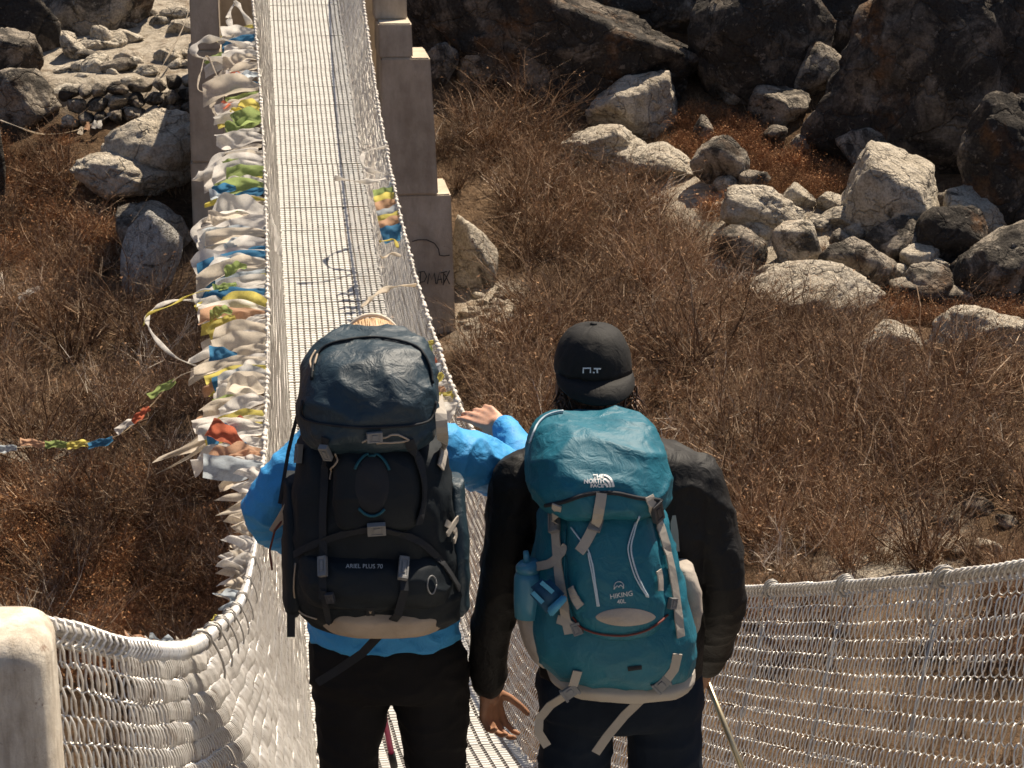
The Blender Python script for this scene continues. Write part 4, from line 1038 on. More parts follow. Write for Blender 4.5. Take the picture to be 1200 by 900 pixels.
# ---------------------------------------------------------------- tools for things sewn on a pack
def bvh_of(objs):
    V = []; F = []
    for o in objs:
        b0 = len(V); mw = o.matrix_parent_inverse if o.parent else Matrix.Identity(4); off = Vector(o.parent.location) if o.parent else Vector()
        V += [(mw @ v.co) + off for v in o.data.vertices]; F += [tuple(i + b0 for i in p.vertices) for p in o.data.polygons]
    return BVHTree.FromPolygons(V, F)
class Sew:
    def __init__(s, bv, Yf): s.b = bv; s.Y = Yf
    def p(s, px, py, off=.003):
        d = ray(px, py).normalized(); h = s.b.ray_cast(Vector((0, 0, 0)), d)
        if h[0] is None: return atY(px, py, s.Y), Vector((0, -1, .1)).normalized()
        n = h[1] if h[1].dot(d) < 0 else -h[1]
        return h[0] + n * off - d * .0, n
    def line(s, pts, n=5):
        out = []
        for i in range(len(pts) - 1):
            p0 = pts[max(i - 1, 0)]; p1 = pts[i]; p2 = pts[i + 1]; p3 = pts[min(i + 2, len(pts) - 1)]
            for q in range(n):
                t = q / n; f = lambda a, b, c, d: .5 * (2 * b + (c - a) * t + (2 * a - 5 * b + 4 * c - d) * t * t + (3 * b - a - 3 * c + d) * t ** 3)
                out.append((f(p0[0], p1[0], p2[0], p3[0]), f(p0[1], p1[1], p2[1], p3[1])))
        out.append(pts[-1]); return out
    def strap(s, name, pts, w, mat, parent, off=.004, th=.0035, n=5):
        L = [s.p(x, y, off) for x, y in s.line(pts, n)]; P = [a for a, _ in L]
        for _ in range(2): P = [P[0]] + [(P[i - 1] + 2 * P[i] + P[i + 1]) / 4 for i in range(1, len(P) - 1)] + [P[-1]]
        return MB().ribbon(P, [b_ for _, b_ in L], w, th).build(name, mat, parent, False)
    def cord(s, name, pts, r, mat, parent, off=.004, n=5):
        P = [s.p(x, y, off)[0] for x, y in s.line(pts, n)]
        return MB().tube(P, r, 6).build(name, mat, parent, True)
    def patch(s, name, poly, mat, parent, off=.003, ctr=None, sub=6):
        cx = sum(p[0] for p in poly) / len(poly); cy = sum(p[1] for p in poly) / len(poly); m = len(poly); V = []; F = []
        for j in range(sub + 1):
            t = j / sub
            for x, y in poly: V.append(s.p(cx + (x - cx) * t, cy + (y - cy) * t, off * (1 if j < sub else .35))[0])
        for j in range(sub):
            for i in range(m): F.append((j * m + i, (j + 1) * m + i, (j + 1) * m + (i + 1) % m, j * m + (i + 1) % m))
        return mk(name, V, F, mat, parent, True)
    def buckle(s, px, py, w, h, ang, mat, parent, name='buckle'):
        c, n = s.p(px, py, .009); r = RT - n * RT.dot(n); r.normalize(); u = n.cross(r)
        if u.z < 0: u = -u
        ca, sa = math.cos(ang), math.sin(ang); X = r * ca + u * sa; Yv = u * ca - r * sa; M3 = Matrix((X, Yv, n)).transposed(); mb = MB()
        mb.box(c, (w * .5, h * .5, .0045), M3)
        for sx in (-1, 1): mb.box(c + X * (sx * w * .42), (w * .09, h * .62, .0065), M3)
        for sy in (-1, 1): mb.box(c + Yv * (sy * h * .55), (w * .5, h * .09, .0065), M3)
        mb.box(c + n * .004, (w * .18, h * .32, .0030), M3)
        return mb.build(name, mat, parent, bevel=.0008)
    def text(s, body, px, py, hpx, mat, parent, name='lettering', ang=0.0, off=.0022, bold=0.0, sx=1.0):
        cu = bpy.data.curves.new('t', 'FONT'); cu.body = body; cu.align_x = 'CENTER'; cu.align_y = 'CENTER'; cu.size = 1.0; cu.offset = bold; cu.resolution_u = 3
        o = bpy.data.objects.new('t', cu); COL.objects.link(o); dg = bpy.context.evaluated_depsgraph_get(); dg.update()
        me = bpy.data.meshes.new_from_object(o.evaluated_get(dg)); bpy.data.objects.remove(o)
        bm = bmesh.new(); bm.from_mesh(me); bmesh.ops.triangulate(bm, faces=bm.faces)
        k = hpx / .70; ca, sa = math.cos(ang), math.sin(ang)
        for v in bm.verts:
            x, y = v.co.x * k * sx, v.co.y * k; v.co = s.p(px + x * ca - y * sa, py - (x * sa + y * ca), off)[0]
        bm.to_mesh(me); bm.free(); me.name = name; me.materials.append(mat); return add(name, me, parent)
def packpart(name, secs, mat, parent, wr, n=96, m=64, ex=2.7, seed=0, freq=(10, 10, 13)):
    b = MB(); loft(b, secs, n, m, ex); me_o = b.build(name, mat, parent, True); me = me_o.data
    bm = bmesh.new(); bm.from_mesh(me); bmesh.ops.recalc_face_normals(bm, faces=bm.faces); bm.to_mesh(me); bm.free()
    co = np.array([v.co[:] for v in me.vertices]); no = np.array([v.normal[:] for v in me.vertices])
    co = co + no * folds(co, freq, wr, seed)[:, None]; me.vertices.foreach_set('co', co.ravel()); me.update(); return me_o
M['navy_pack'] = cloth('navy_pack_fabric', (0.012, 0.030, 0.044), 900, .5, .2, .6, .4, wr=26)
M['black_pack'] = cloth('black_pack_fabric', (0.006, 0.010, 0.014), 900, .7, .25, .3, .25, wr=20)
M['beige_pack'] = cloth('beige_pack_fabric', (0.36, 0.29, 0.22), 900, .85, .15, .3, .2, wr=24)
M['teal_pack'] = cloth('teal_pack_fabric', (0.004, 0.105, 0.155), 1100, .55, .12, .5, .35, wr=26)
M['teal_line'] = cloth('teal_trim', (0.010, 0.075, 0.105), 900, .6, .1, .1)
M['grey_strap'] = cloth('grey_strap_webbing', (0.34, 0.31, 0.27), 1400, .85, .12, .3)
M['grey_mesh'] = cloth('grey_mesh_fabric', (0.33, 0.29, 0.25), 600, .9, .2, .5)
M['black_strap'] = cloth('black_strap_webbing', (0.018, 0.020, 0.024), 1400, .8, .2, .3)
M['buckle_grey'] = plain('grey_plastic', (0.17, 0.17, 0.17), .45, 0, .1, 30)
M['buckle_dark'] = plain('dark_plastic', (0.05, 0.05, 0.055), .4, 0, .1, 30)
M['red_trim'] = cloth('red_brown_trim', (0.13, 0.035, 0.028), 900, .7, .1, .1)
M['white_trim'] = cloth('white_trim', (0.42, 0.50, 0.56), 900, .6, .1, .1)

# ---------------------------------------------------------------- navy backpack
np_ = empty('backpack', W_(437, 725, -.27)); tag(np_, 'tall navy backpack with beige base on the blonde hiker in blue', 'backpack')
body = packpart('pack_body', [(502, 368, 506, .10, 4.89), (522, 350, 520, .135, 4.87), (560, 345, 526, .150, 4.86), (620, 340, 532, .160, 4.85), (670, 337, 541, .160, 4.85), (700, 344, 543, .150, 4.86), (720, 360, 535, .12, 4.88), (731, 385, 510, .08, 4.90)], M['black_pack'], np_, .007, seed=41)
lid = packpart('pack_lid', [(391, 408, 470, .06, 4.91), (395, 385, 490, .10, 4.89), (412, 366, 503, .140, 4.86), (440, 352, 511, .165, 4.84), (470, 349, 515, .175, 4.83), (492, 351, 514, .172, 4.83), (506, 360, 508, .150, 4.84), (511, 380, 490, .10, 4.86)], M['navy_pack'], np_, .009, seed=45, freq=(9, 9, 12))
base = packpart('pack_base', [(694, 380, 514, .125, 4.83), (706, 372, 522, .140, 4.83), (720, 374, 520, .135, 4.84), (729, 392, 502, .10, 4.86), (733, 420, 470, .05, 4.88)], M['beige_pack'], np_, .003, seed=47)
pock = packpart('front_pocket', [(520, 400, 484, .03, 4.725), (535, 392, 494, .045, 4.715), (575, 390, 496, .055, 4.705), (610, 394, 490, .045, 4.70), (622, 410, 476, .02, 4.705)], M['black_pack'], np_, .004, seed=49)
low = packpart('lower_compartment', [(634, 362, 515, .10, 4.80), (648, 352, 526, .13, 4.79), (672, 350, 530, .14, 4.785), (692, 356, 526, .12, 4.79), (700, 372, 512, .09, 4.81)], M['black_pack'], np_, .006, seed=51)
for x0, x1, xm in ((522, 549, 1), (331, 356, -1)):
    packpart('side_pocket', [(560, x0 + 2, x1 - 6, .05, 4.90), (600, x0, x1 - 2, .09, 4.89), (650, x0, x1, .11, 4.88), (695, x0 + 1, x1, .10, 4.88), (712, x0 + 5, x1 - 6, .06, 4.89)], M['navy_pack' if xm > 0 else 'black_pack'], np_, .004, 40, 30, seed=53 + xm)
S1 = Sew(bvh_of([body, lid, base, pock, low]), 4.70)
S1.cord('lid_piping', [(366, 446), (372, 418), (392, 403), (440, 397), (484, 406), (500, 424), (506, 450)], .0035, M['black_pack'], lid)
S1.cord('lid_zip', [(356, 470), (358, 490), (400, 499), (450, 500), (500, 494), (510, 470)], .003, M['black_strap'], lid)
for pts in ([(371, 412), (365, 424), (368, 436)], [(374, 414), (370, 428)]): S1.cord('zip_pull', pts, .0022, M['beige_pack'], lid)
ring = [(436 + 23 * math.cos(a), 568 + 36 * math.sin(a)) for a in np.linspace(0, 2 * math.pi, 29)]
for a0, a1 in ((-2.6, -.5), (.9, 2.3)): S1.cord('pocket_trim', [(436 + 23 * math.cos(a), 568 + 36 * math.sin(a)) for a in np.linspace(a0, a1, 14)], .0032, M['teal_line'], pock, n=2)
S1.patch('pocket_panel', [(436 + 20 * math.cos(a), 568 + 33 * math.sin(a)) for a in np.linspace(0, 2 * math.pi, 24)[:-1]], M['black_strap'], pock, .0025)
S1.buckle(383, 527, .020, .034, .25, M['buckle_grey'], np_); S1.buckle(354, 532, .018, .034, -.15, M['buckle_grey'], np_)
S1.buckle(438, 511, .034, .018, 0, M['buckle_grey'], np_); S1.buckle(441, 617, .040, .024, 0, M['buckle_grey'], np_)
S1.buckle(380, 665, .020, .036, .05, M['buckle_grey'], np_); S1.buckle(472, 668, .022, .044, -.05, M['buckle_grey'], np_); S1.buckle(388, 698, .018, .018, .2, M['buckle_dark'], np_)
S1.cord('drawcord', [(425, 516), (448, 512), (462, 508), (478, 514), (462, 517), (440, 519)], .0022, M['beige_pack'], np_, off=.008)
S1.cord('drawcord', [(392, 528), (398, 540), (390, 552), (388, 562)], .0022, M['beige_pack'], np_, off=.008)
S1.strap('compression_strap', [(383, 512), (382, 560), (380, 620), (380, 700)], .018, M['black_strap'], np_, .007)
S1.strap('compression_strap', [(478, 515), (490, 545), (494, 580), (488, 612)], .022, M['black_strap'], np_, .007)
S1.strap('compression_strap', [(348, 650), (380, 632), (441, 617), (500, 640), (535, 690)], .016, M['black_strap'], np_, .006)
S1.strap('compression_strap', [(519, 612), (530, 622), (528, 634)], .016, M['grey_strap'], np_, .007)
S1.strap('compression_strap', [(532, 606), (520, 626)], .014, M['grey_strap'], np_, .008)
S1.strap('shoulder_strap', [(514, 468), (518, 500), (517, 530), (513, 548)], .026, M['grey_strap'], np_, .006)
S1.cord('key_ring', [(505 + 5 * math.cos(a), 685 + 10 * math.sin(a)) for a in np.linspace(0, 6.28, 13)], .0018, M['buckle_grey'], np_, n=2)
S1.strap('base_strap', [(380, 690), (384, 716), (386, 728)], .014, M['black_strap'], np_, .006)
P = [S1.p(472, 655, .012)[0], S1.p(473, 690, .014)[0], S1.p(466, 712, .016)[0], atY(450, 738, 4.76), atY(425, 765, 4.80), atY(396, 785, 4.84), atY(372, 800, 4.86)]
MB().ribbon(P, Vector((0, -1, .2)), [.018, .018, .019, .020, .020, .020, .019], .003).build('dangling_strap', M['black_strap'], np_)
MB().ribbon([atY(341, 640, 4.80), atY(341, 690, 4.80), atY(341, 746, 4.80)], Vector((0, -1, .1)), .019, .003).build('dangling_strap', M['black_strap'], np_)
MB().ribbon([atY(349, 486, 4.85), atY(344, 505, 4.88), atY(338, 530, 4.90), atY(328, 590, 4.90)], Vector((-.4, -1, .1)), .008, .003).build('load_strap', M['black_strap'], np_)
MB().tube([atY(336, 602, 4.86), atY(322, 622, 4.86), atY(316, 645, 4.87), atY(319, 668, 4.87)], .0028, 6).build('zip_cord', M['red_trim'], np_, True)
MB().ribbon([atY(338, 592, 4.85), atY(330, 608, 4.86), atY(318, 622, 4.87)], Vector((0, -1, .1)), [.02, .024, .012], .003).build('hip_strap', M['beige_pack'], np_)
S1.text('ARIEL PLUS 70', 427, 664.5, 4.9, M['grey_print'], low, ang=-.01, off=.003)
S1.patch('maker_patch', [(429, 712), (439, 712), (439, 722), (429, 722)], M['black_strap'], base, .003, sub=2)
S1.patch('maker_mark', [(434 + 3 * math.cos(a), 717 + 3 * math.sin(a)) for a in np.linspace(0, 6.28, 9)[:-1]], M['beige_pack'], base, .005, sub=1)
S1.cord('side_seam', [(348, 660), (346, 690), (352, 715), (372, 724)], .002, M['beige_pack'], np_)

# ---------------------------------------------------------------- teal backpack
tp = empty('backpack', M_(715, 795, -.25)); tag(tp, 'teal backpack with grey straps and white printed logos on the hiker in black', 'backpack')
tb = packpart('pack_body', [(578, 645, 770, .10, 4.86), (598, 636, 778, .130, 4.84), (640, 628, 790, .145, 4.83), (690, 620, 803, .155, 4.825), (735, 618, 812, .160, 4.82), (765, 628, 812, .15, 4.825), (785, 648, 800, .12, 4.84), (795, 675, 780, .07, 4.86)], M['teal_pack'], tp, .006, seed=61)
tl = packpart('pack_lid', [(489, 655, 738, .05, 4.87), (492, 642, 749, .09, 4.86), (503, 628, 763, .13, 4.845), (530, 619, 776, .165, 4.825), (558, 618, 783, .175, 4.81), (576, 624, 782, .168, 4.81), (588, 640, 772, .13, 4.82), (592, 660, 752, .09, 4.84)], M['teal_pack'], tp, .010, seed=65, freq=(8, 8, 11))
tf = packpart('front_panel', [(588, 672, 758, .05, 4.735), (610, 664, 764, .065, 4.725), (660, 664, 772, .075, 4.71), (710, 668, 778, .075, 4.70), (736, 682, 770, .055, 4.70), (744, 705, 750, .03, 4.70)], M['teal_pack'], tp, .004, seed=67)
sl_ = packpart('side_pocket', [(688, 606, 634, .05, 4.86), (705, 604, 640, .09, 4.85), (740, 610, 646, .11, 4.85), (765, 622, 648, .09, 4.86), (775, 632, 646, .04, 4.87)], M['grey_mesh'], tp, .004, 40, 30, seed=69)
sr_ = packpart('side_pocket', [(662, 792, 812, .04, 4.90), (674, 793, 817, .055, 4.895), (700, 795, 821, .06, 4.89), (728, 798, 819, .055, 4.895), (744, 801, 811, .03, 4.90)], M['grey_mesh'], tp, .004, 40, 30, seed=71)
S2 = Sew(bvh_of([tb, tl, tf, sl_, sr_]), 4.68)
G = M['grey_strap']
S2.strap('compression_strap', [(654, 590), (653, 620), (656, 660), (660, 700), (668, 742)], .022, G, tp, .007); S2.buckle(652, 612, .026, .042, .0, M['buckle_grey'], tp)
S2.strap('compression_strap', [(704, 577), (701, 600), (694, 622), (681, 646)], .024, G, tp, .007); S2.buckle(699, 612, .028, .036, -.3, M['buckle_grey'], tp)
S2.strap('compression_strap', [(758, 582), (767, 605), (778, 640), (788, 690), (795, 746)], .024, G, tp, .007); S2.buckle(767, 598, .028, .042, .25, M['buckle_dark'], tp)
S2.strap('compression_strap', [(632, 664), (645, 661), (658, 650), (663, 640)], .020, G, tp, .007)
S2.strap('compression_strap', [(672, 688), (676, 700), (682, 710)], .022, G, tp, .006); S2.strap('compression_strap', [(769, 668), (771, 680), (771, 692)], .018, G, tp, .006)
S2.strap('compression_strap', [(655, 725), (664, 728), (674, 734)], .020, G, tp, .008); S2.buckle(677, 736, .022, .022, .4, M['buckle_grey'], tp); S2.buckle(785, 706, .020, .020, -.2, M['buckle_grey'], tp)
S2.cord('panel_piping', [(748, 604), (743, 622), (739, 645), (747, 675), (759, 700)], .0022, M['white_trim'], tf); S2.cord('panel_piping', [(744, 612), (737, 634), (736, 648), (744, 676), (757, 699)], .0018, M['white_trim'], tf)
S2.cord('panel_piping', [(670, 618), (680, 632), (688, 642), (694, 660), (698, 685), (702, 710)], .0020, M['white_trim'], tf); S2.cord('panel_piping', [(689, 648), (694, 672), (698, 695), (700, 710)], .0018, M['white_trim'], tf)
S2.cord('panel_edge', [(671, 722), (684, 735), (705, 742), (735, 743), (760, 736), (782, 720)], .0026, M['red_trim'], tf); S2.cord('panel_edge', [(664, 620), (662, 660), (665, 700), (671, 722)], .0022, M['teal_pack'], tf)
eye = [(733 + 35 * math.cos(a), 722 + 1 + 10.5 * math.sin(a) * (abs(math.sin(a)) ** .25)) for a in np.linspace(0, 2 * math.pi, 41)[:-1]]
S2.patch('grip_patch', eye, M['grey_mesh'], tf, .004, sub=3)
S2.text('HIKING', 728, 697, 5.6, M['grey_print'], tf, ang=.17, off=.003, bold=.012); S2.text('40L', 728, 704.5, 4.8, M['grey_print'], tf, ang=.12, off=.003, bold=.012)
S2.cord('mountain_mark', [(725 + 5.5 * math.cos(a), 687 + 5.5 * math.sin(a)) for a in np.linspace(2.6, 6.8, 13)], .0010, M['grey_print'], tf, .003, n=2); S2.cord('mountain_mark', [(719, 690), (723, 686), (725, 687.5), (727, 685.5), (731, 689)], .0012, M['grey_print'], tf, .003, n=2)
for txt, x, y in (('THE', 701, 559.3), ('NORTH', 696, 564.4), ('FACE', 699.5, 569.4)): S2.text(txt, x, y, 4.3, M['white_print'], tl, ang=.02, off=.003, bold=.03, sx=1.1)
for r0 in (4, 7.5, 11):
    arc = [(707.5 + r0 * math.sin(a), 571.5 - 1.25 * r0 * math.cos(a) * .98) for a in np.linspace(0, 1.5, 9)]
    S2.strap('logo_arc', arc, .0052, M['white_print'], tl, .0024, .001, n=2)
S2.cord('lid_piping', [(622, 520), (630, 500), (642, 488), (660, 483)], .0026, M['white_trim'], tl); S2.cord('lid_hem', [(640, 592), (660, 588), (690, 579), (720, 578), (750, 584), (774, 586)], .005, M['black_strap'], tl, off=.002)
belt = packpart('hip_belt', [(777, 640, 812, .13, 4.85), (786, 640, 812, .145, 4.85), (795, 648, 806, .14, 4.86), (801, 665, 790, .11, 4.87)], M['grey_strap'], tp, .003, 64, 20, seed=75)
MB().ribbon([atY(788, 604, 4.97), atY(790, 622, 4.96), atY(793, 646, 4.95)], Vector((0, -1, .2)), [.014, .018, .012], .006).build('shoulder_strap', M['grey_strap'], tp)
S2.patch('care_tag', [(735, 781), (752, 779), (752, 784), (736, 786)], M['black_strap'], tp, .006, sub=2)
def dangling(pts, w, par, mat): return MB().ribbon([atY(*p) for p in pts], Vector((0, -1, .15)), w, .003).build('dangling_strap', mat, par)
dangling([(677, 786, 4.675), (672, 802, 4.685), (664, 814, 4.73), (645, 826, 4.80), (632, 842, 4.82), (631, 858, 4.82), (641, 874, 4.83)], .021, tp, G)
dangling([(794, 766, 4.67), (790, 784, 4.68), (778, 800, 4.69), (755, 816, 4.80), (732, 838, 4.82), (712, 862, 4.83), (698, 882, 4.84)], .022, tp, G)
for bx, by, an in ((668, 811, .6), (775, 802, .75)):
    c = atY(bx, by, 4.69); mb = MB(); M3 = Matrix.Rotation(-an, 3, 'Y'); mb.box(c, (.016, .005, .013), M3); mb.box(c + Vector((0, -.006, 0)), (.007, .002, .008), M3)
    for s_ in (-1, 1): mb.box(c + M3 @ Vector((s_ * .017, 0, 0)), (.003, .007, .016), M3)
    mb.build('buckle', M['buckle_grey'], tp, bevel=.001)
# cap mark
S3 = Sew(bvh_of([capo]), 4.98)
mk_ = MB()
for st in ([(684, 437), (684, 431.5), (692, 431.5), (692, 437)], [(696, 432), (704, 432)], [(700, 432), (700, 437)], [(695, 436.5), (697, 436.5)]):
    L = [S3.p(x, y, .0035) for x, y in st]; mk_.ribbon([a for a, _ in L], [n for _, n in L], .0035, .0008)
mk_.build('cap_mark', M['white_print'], man)

# water bottle and pouch carried on the left side of the teal pack
M['bottle'] = plain('blue_plastic', (0.05, 0.20, 0.30), .3, 0, .1, 10, 0); M['pouch'] = cloth('dark_blue_pouch', (0.012, 0.06, 0.12), 900, .6, .15, .3); M['pouch_trim'] = cloth('light_blue_trim', (0.06, 0.26, 0.42), 900, .6, .1, .2)
bt = empty('water_bottle', atY(618, 720, 4.78)); tag(bt, 'blue plastic water bottle with a spout in the teal pack side pocket', 'bottle')
ax = [atY(619, y, 4.78) for y in (722, 700, 676, 668)]
MB().tube([ax[0], ax[1], ax[2], ax[3]], [.032, .034, .033, .026], 20).build('bottle_body', M['bottle'], bt, True)
MB().tube([atY(619, 669, 4.78), atY(619, 662, 4.78), atY(618, 658, 4.78)], [.029, .029, .022], 20).build('bottle_cap', M['bottle'], bt, True)
MB().tube([atY(618, 659, 4.78), atY(617, 652, 4.78), atY(616, 646, 4.78)], [.010, .0075, .006], 12).build('spout', M['bottle'], bt, True)
pu = empty('pouch', atY(645, 728, 4.668)); tag(pu, 'small dark blue pouch with light trim strapped beside the bottle', 'pouch')
def slab(pts, Yc, th, mat, name, par, bev=.006):
    V = [atY(x, y, Yc - th) for x, y in pts] + [atY(x, y, Yc + th) for x, y in pts]; n = len(pts)
    F = [tuple(range(n - 1, -1, -1)), tuple(range(n, 2 * n))] + [(i, (i + 1) % n, n + (i + 1) % n, n + i) for i in range(n)]
    o = mk(name, V, F, mat, par); bm = bmesh.new(); bm.from_mesh(o.data); bmesh.ops.recalc_face_normals(bm, faces=bm.faces)
    bmesh.ops.bevel(bm, geom=list(bm.edges), offset=bev, segments=3, affect='EDGES'); bm.to_mesh(o.data); bm.free()
    for p in o.data.polygons: p.use_smooth = True
    return o
slab([(617, 692), (640, 674), (666, 700), (645, 724)], 4.668, .026, M['pouch'], 'pouch_body', pu, .012)
slab([(640, 714), (660, 696), (666, 702), (646, 724)], 4.640, .006, M['pouch_trim'], 'pouch_trim', pu, .004)
for a, b_ in (((634, 682), (648, 694)), ((624, 694), (636, 706))):
    MB().ribbon([atY(*a, 4.638), atY(*b_, 4.638)], Vector((0, -1, 0)), .010, .002).build('pouch_stripe', M['pouch_trim'], pu)

# ---------------------------------------------------------------- trekking poles, phone
M['pole_gold'] = plain('champagne_metal', (0.50, 0.42, 0.27), .3, .7, .1, 20, 0); M['pole_pink'] = plain('magenta_metal', (0.36, 0.02, 0.10), .35, .3, .1, 20, 0); M['rubber'] = plain('black_rubber', (0.02, 0.02, 0.02), .7, 0, .2, 40)
def pole(top, tip, mat, label):
    top = Vector(top); tip = Vector(tip); o = empty('trekking_pole', tip); tag(o, label, 'trekking pole'); d = (tip - top).normalized()
    MB().tube([top, top.lerp(tip, .5)], .0082, 12).build('upper_shaft', mat, o, True)
    MB().tube([top.lerp(tip, .49), top.lerp(tip, .97)], .0066, 12).build('lower_shaft', mat, o, True)
    MB().tube([top.lerp(tip, .485), top.lerp(tip, .52)], .0105, 12).build('clamp', M['rubber'], o, True)
    MB().tube([top - d * .10, top - d * .06, top + d * .02], [.016, .014, .012], 12).build('grip', M['rubber'], o, True)
    MB().tube([top.lerp(tip, .95), top.lerp(tip, .955)], .03, 14).build('basket', M['rubber'], o)
    MB().tube([top.lerp(tip, .96), tip], [.006, .003], 8).build('tip', M['rubber'], o); return o
def on_deck(x, y): return Vector((x, y, float(zdeck(y)) + .004))
pole(M_(822, 782, .22), on_deck(1.37, 4.92), M['pole_gold'], 'champagne coloured trekking pole in the hand of the hiker in black')
pole(W_(409, 636, .36), on_deck(float(atY(505, 1118, 5.9).x), 5.9), M['pole_pink'], 'magenta trekking pole seen between the legs of the hiker in blue')
ph = empty('phone', W_(567, 494, .34)); tag(ph, 'small black phone held up in the hand of the hiker in blue', 'phone')
M['phone'] = plain('black_glass', (0.012, 0.012, 0.013), .25, 0, .1, 20, 0)
slab([(558, 484), (574, 482), (580, 500), (564, 503)], YW + .36, .004, M['phone'], 'phone_body', ph, .002)
# ================================================================== prayer flags and scarves
def flagmat(name, c, tr=0.58):
    t = NT(name, 0.85, 0, 0.15); oi = t.n('ShaderNodeObjectInfo')
    v = t.n('ShaderNodeVectorMath', operation='ADD'); t.l(t.co.outputs['Object'], v.inputs[0]); t.l(oi.outputs['Random'], v.inputs[1])
    base = t.ramp(t.noise(7, 5, .6, vec=v.outputs[0]), [(.3, mul(c, .72)), (.7, mul(c, 1.08))])
    prt = t.ramp(t.noise(90, 3, .6), [(.40, (.62, .60, .58)), (.52, (1, 1, 1))])
    col = t.mix(.35, base, prt, 'MULTIPLY'); t.color(col)
    tb_ = t.n('ShaderNodeBsdfTranslucent'); t.l(col, tb_.inputs['Color']); mx = t.n('ShaderNodeMixShader'); mx.inputs[0].default_value = tr
    t.l(t.b.outputs[0], mx.inputs[1]); t.l(tb_.outputs[0], mx.inputs[2]); t.l(mx.outputs[0], t.t.nodes['Material Output'].inputs['Surface'])
    t.bump(t.noise(30, 4), .3, .01); return t.m
FC = {'white': (.84, .81, .76), 'cream': (.78, .70, .58), 'yellow': (.80, .70, .20), 'green': (.38, .48, .18), 'blue': (.08, .26, .46), 'red': (.64, .19, .11), 'orange': (.74, .47, .31), 'pale blue': (.58, .65, .70)}
for k, c in FC.items(): M['flag_' + k] = flagmat('flag_' + k.replace(' ', '_'), c)
fr_ = random.Random(12)
def cloth_grid(A, W, L, V, w, seed, nu=22, nv=10, gather=.35, droop=.3, wave=.05, ragged=0.0, taper=1.0):
    r_ = random.Random(seed); W = Vector(W).normalized(); V = Vector(V); V = (V - W * V.dot(W)).normalized(); N = W.cross(V); ph = r_.uniform(0, 6.28); ph2 = r_.uniform(0, 6.28)
    P = []; F = []; fold = r_.uniform(2.5, 5.5)
    for i in range(nu):
        u = i / (nu - 1); ww = w * (gather + (1 - gather) * math.sin(min(1, u * 1.6) * math.pi / 2)) * (1 - (1 - taper) * u)
        for j in range(nv):
            v = j / (nv - 1) - .5; uu = u * (1 - ragged * abs(math.sin(j * 2.7 + seed)) * .6)
            p = A + W * (L * uu) + V * (ww * v) + N * (wave * (u ** .7) * (math.sin(u * 6.5 + v * fold + ph) + .6 * math.sin(u * 12 - v * 7 + ph2)) + ww * .35 * (abs(v * 2) ** 2) * math.sin(ph + u * 3))
            p = p + N * (.0055 * math.sin(u * 17 + v * 13 + ph2) + .004 * math.sin(v * 21 - u * 9 + ph)) + V * (.006 * math.sin(u * 11 + ph)); p = p + Vector((0, .03 * math.sin(u * 5 + ph2) * L, -droop * L * u * u)); P.append(p)
    for i in range(nu - 1):
        for j in range(nv - 1): a = i * nv + j; F.append((a, a + 1, a + nv + 1, a + nv))
    return P, F
def flag(A, W, L, V, w, color, label, group, seed, name='prayer_flag', **kw):
    P, F = cloth_grid(Vector(A), W, L, V, w, seed, **kw); o = mk(name, [p - Vector(A) for p in P], F, M['flag_' + color], smooth=True); o.location = A
    tag(o, label, 'flag' if name == 'prayer_flag' else 'scarf', group); return o
_ty = np.arange(13.0, 37.0, .05); _px = [topx(railp(y, -1)) for y in _ty]; _tv = np.array([p[1] for p in _px])
def railY(py): return float(np.interp(-py, -_tv, _ty))
seq = ['white', 'cream', 'white', 'yellow', 'white', 'cream', 'white', 'pale blue', 'white', 'cream', 'orange', 'white', 'yellow', 'cream', 'white', 'green', 'yellow', 'cream', 'white', 'blue', 'white', 'yellow']
py = 30.0; i = 0; seed = 900
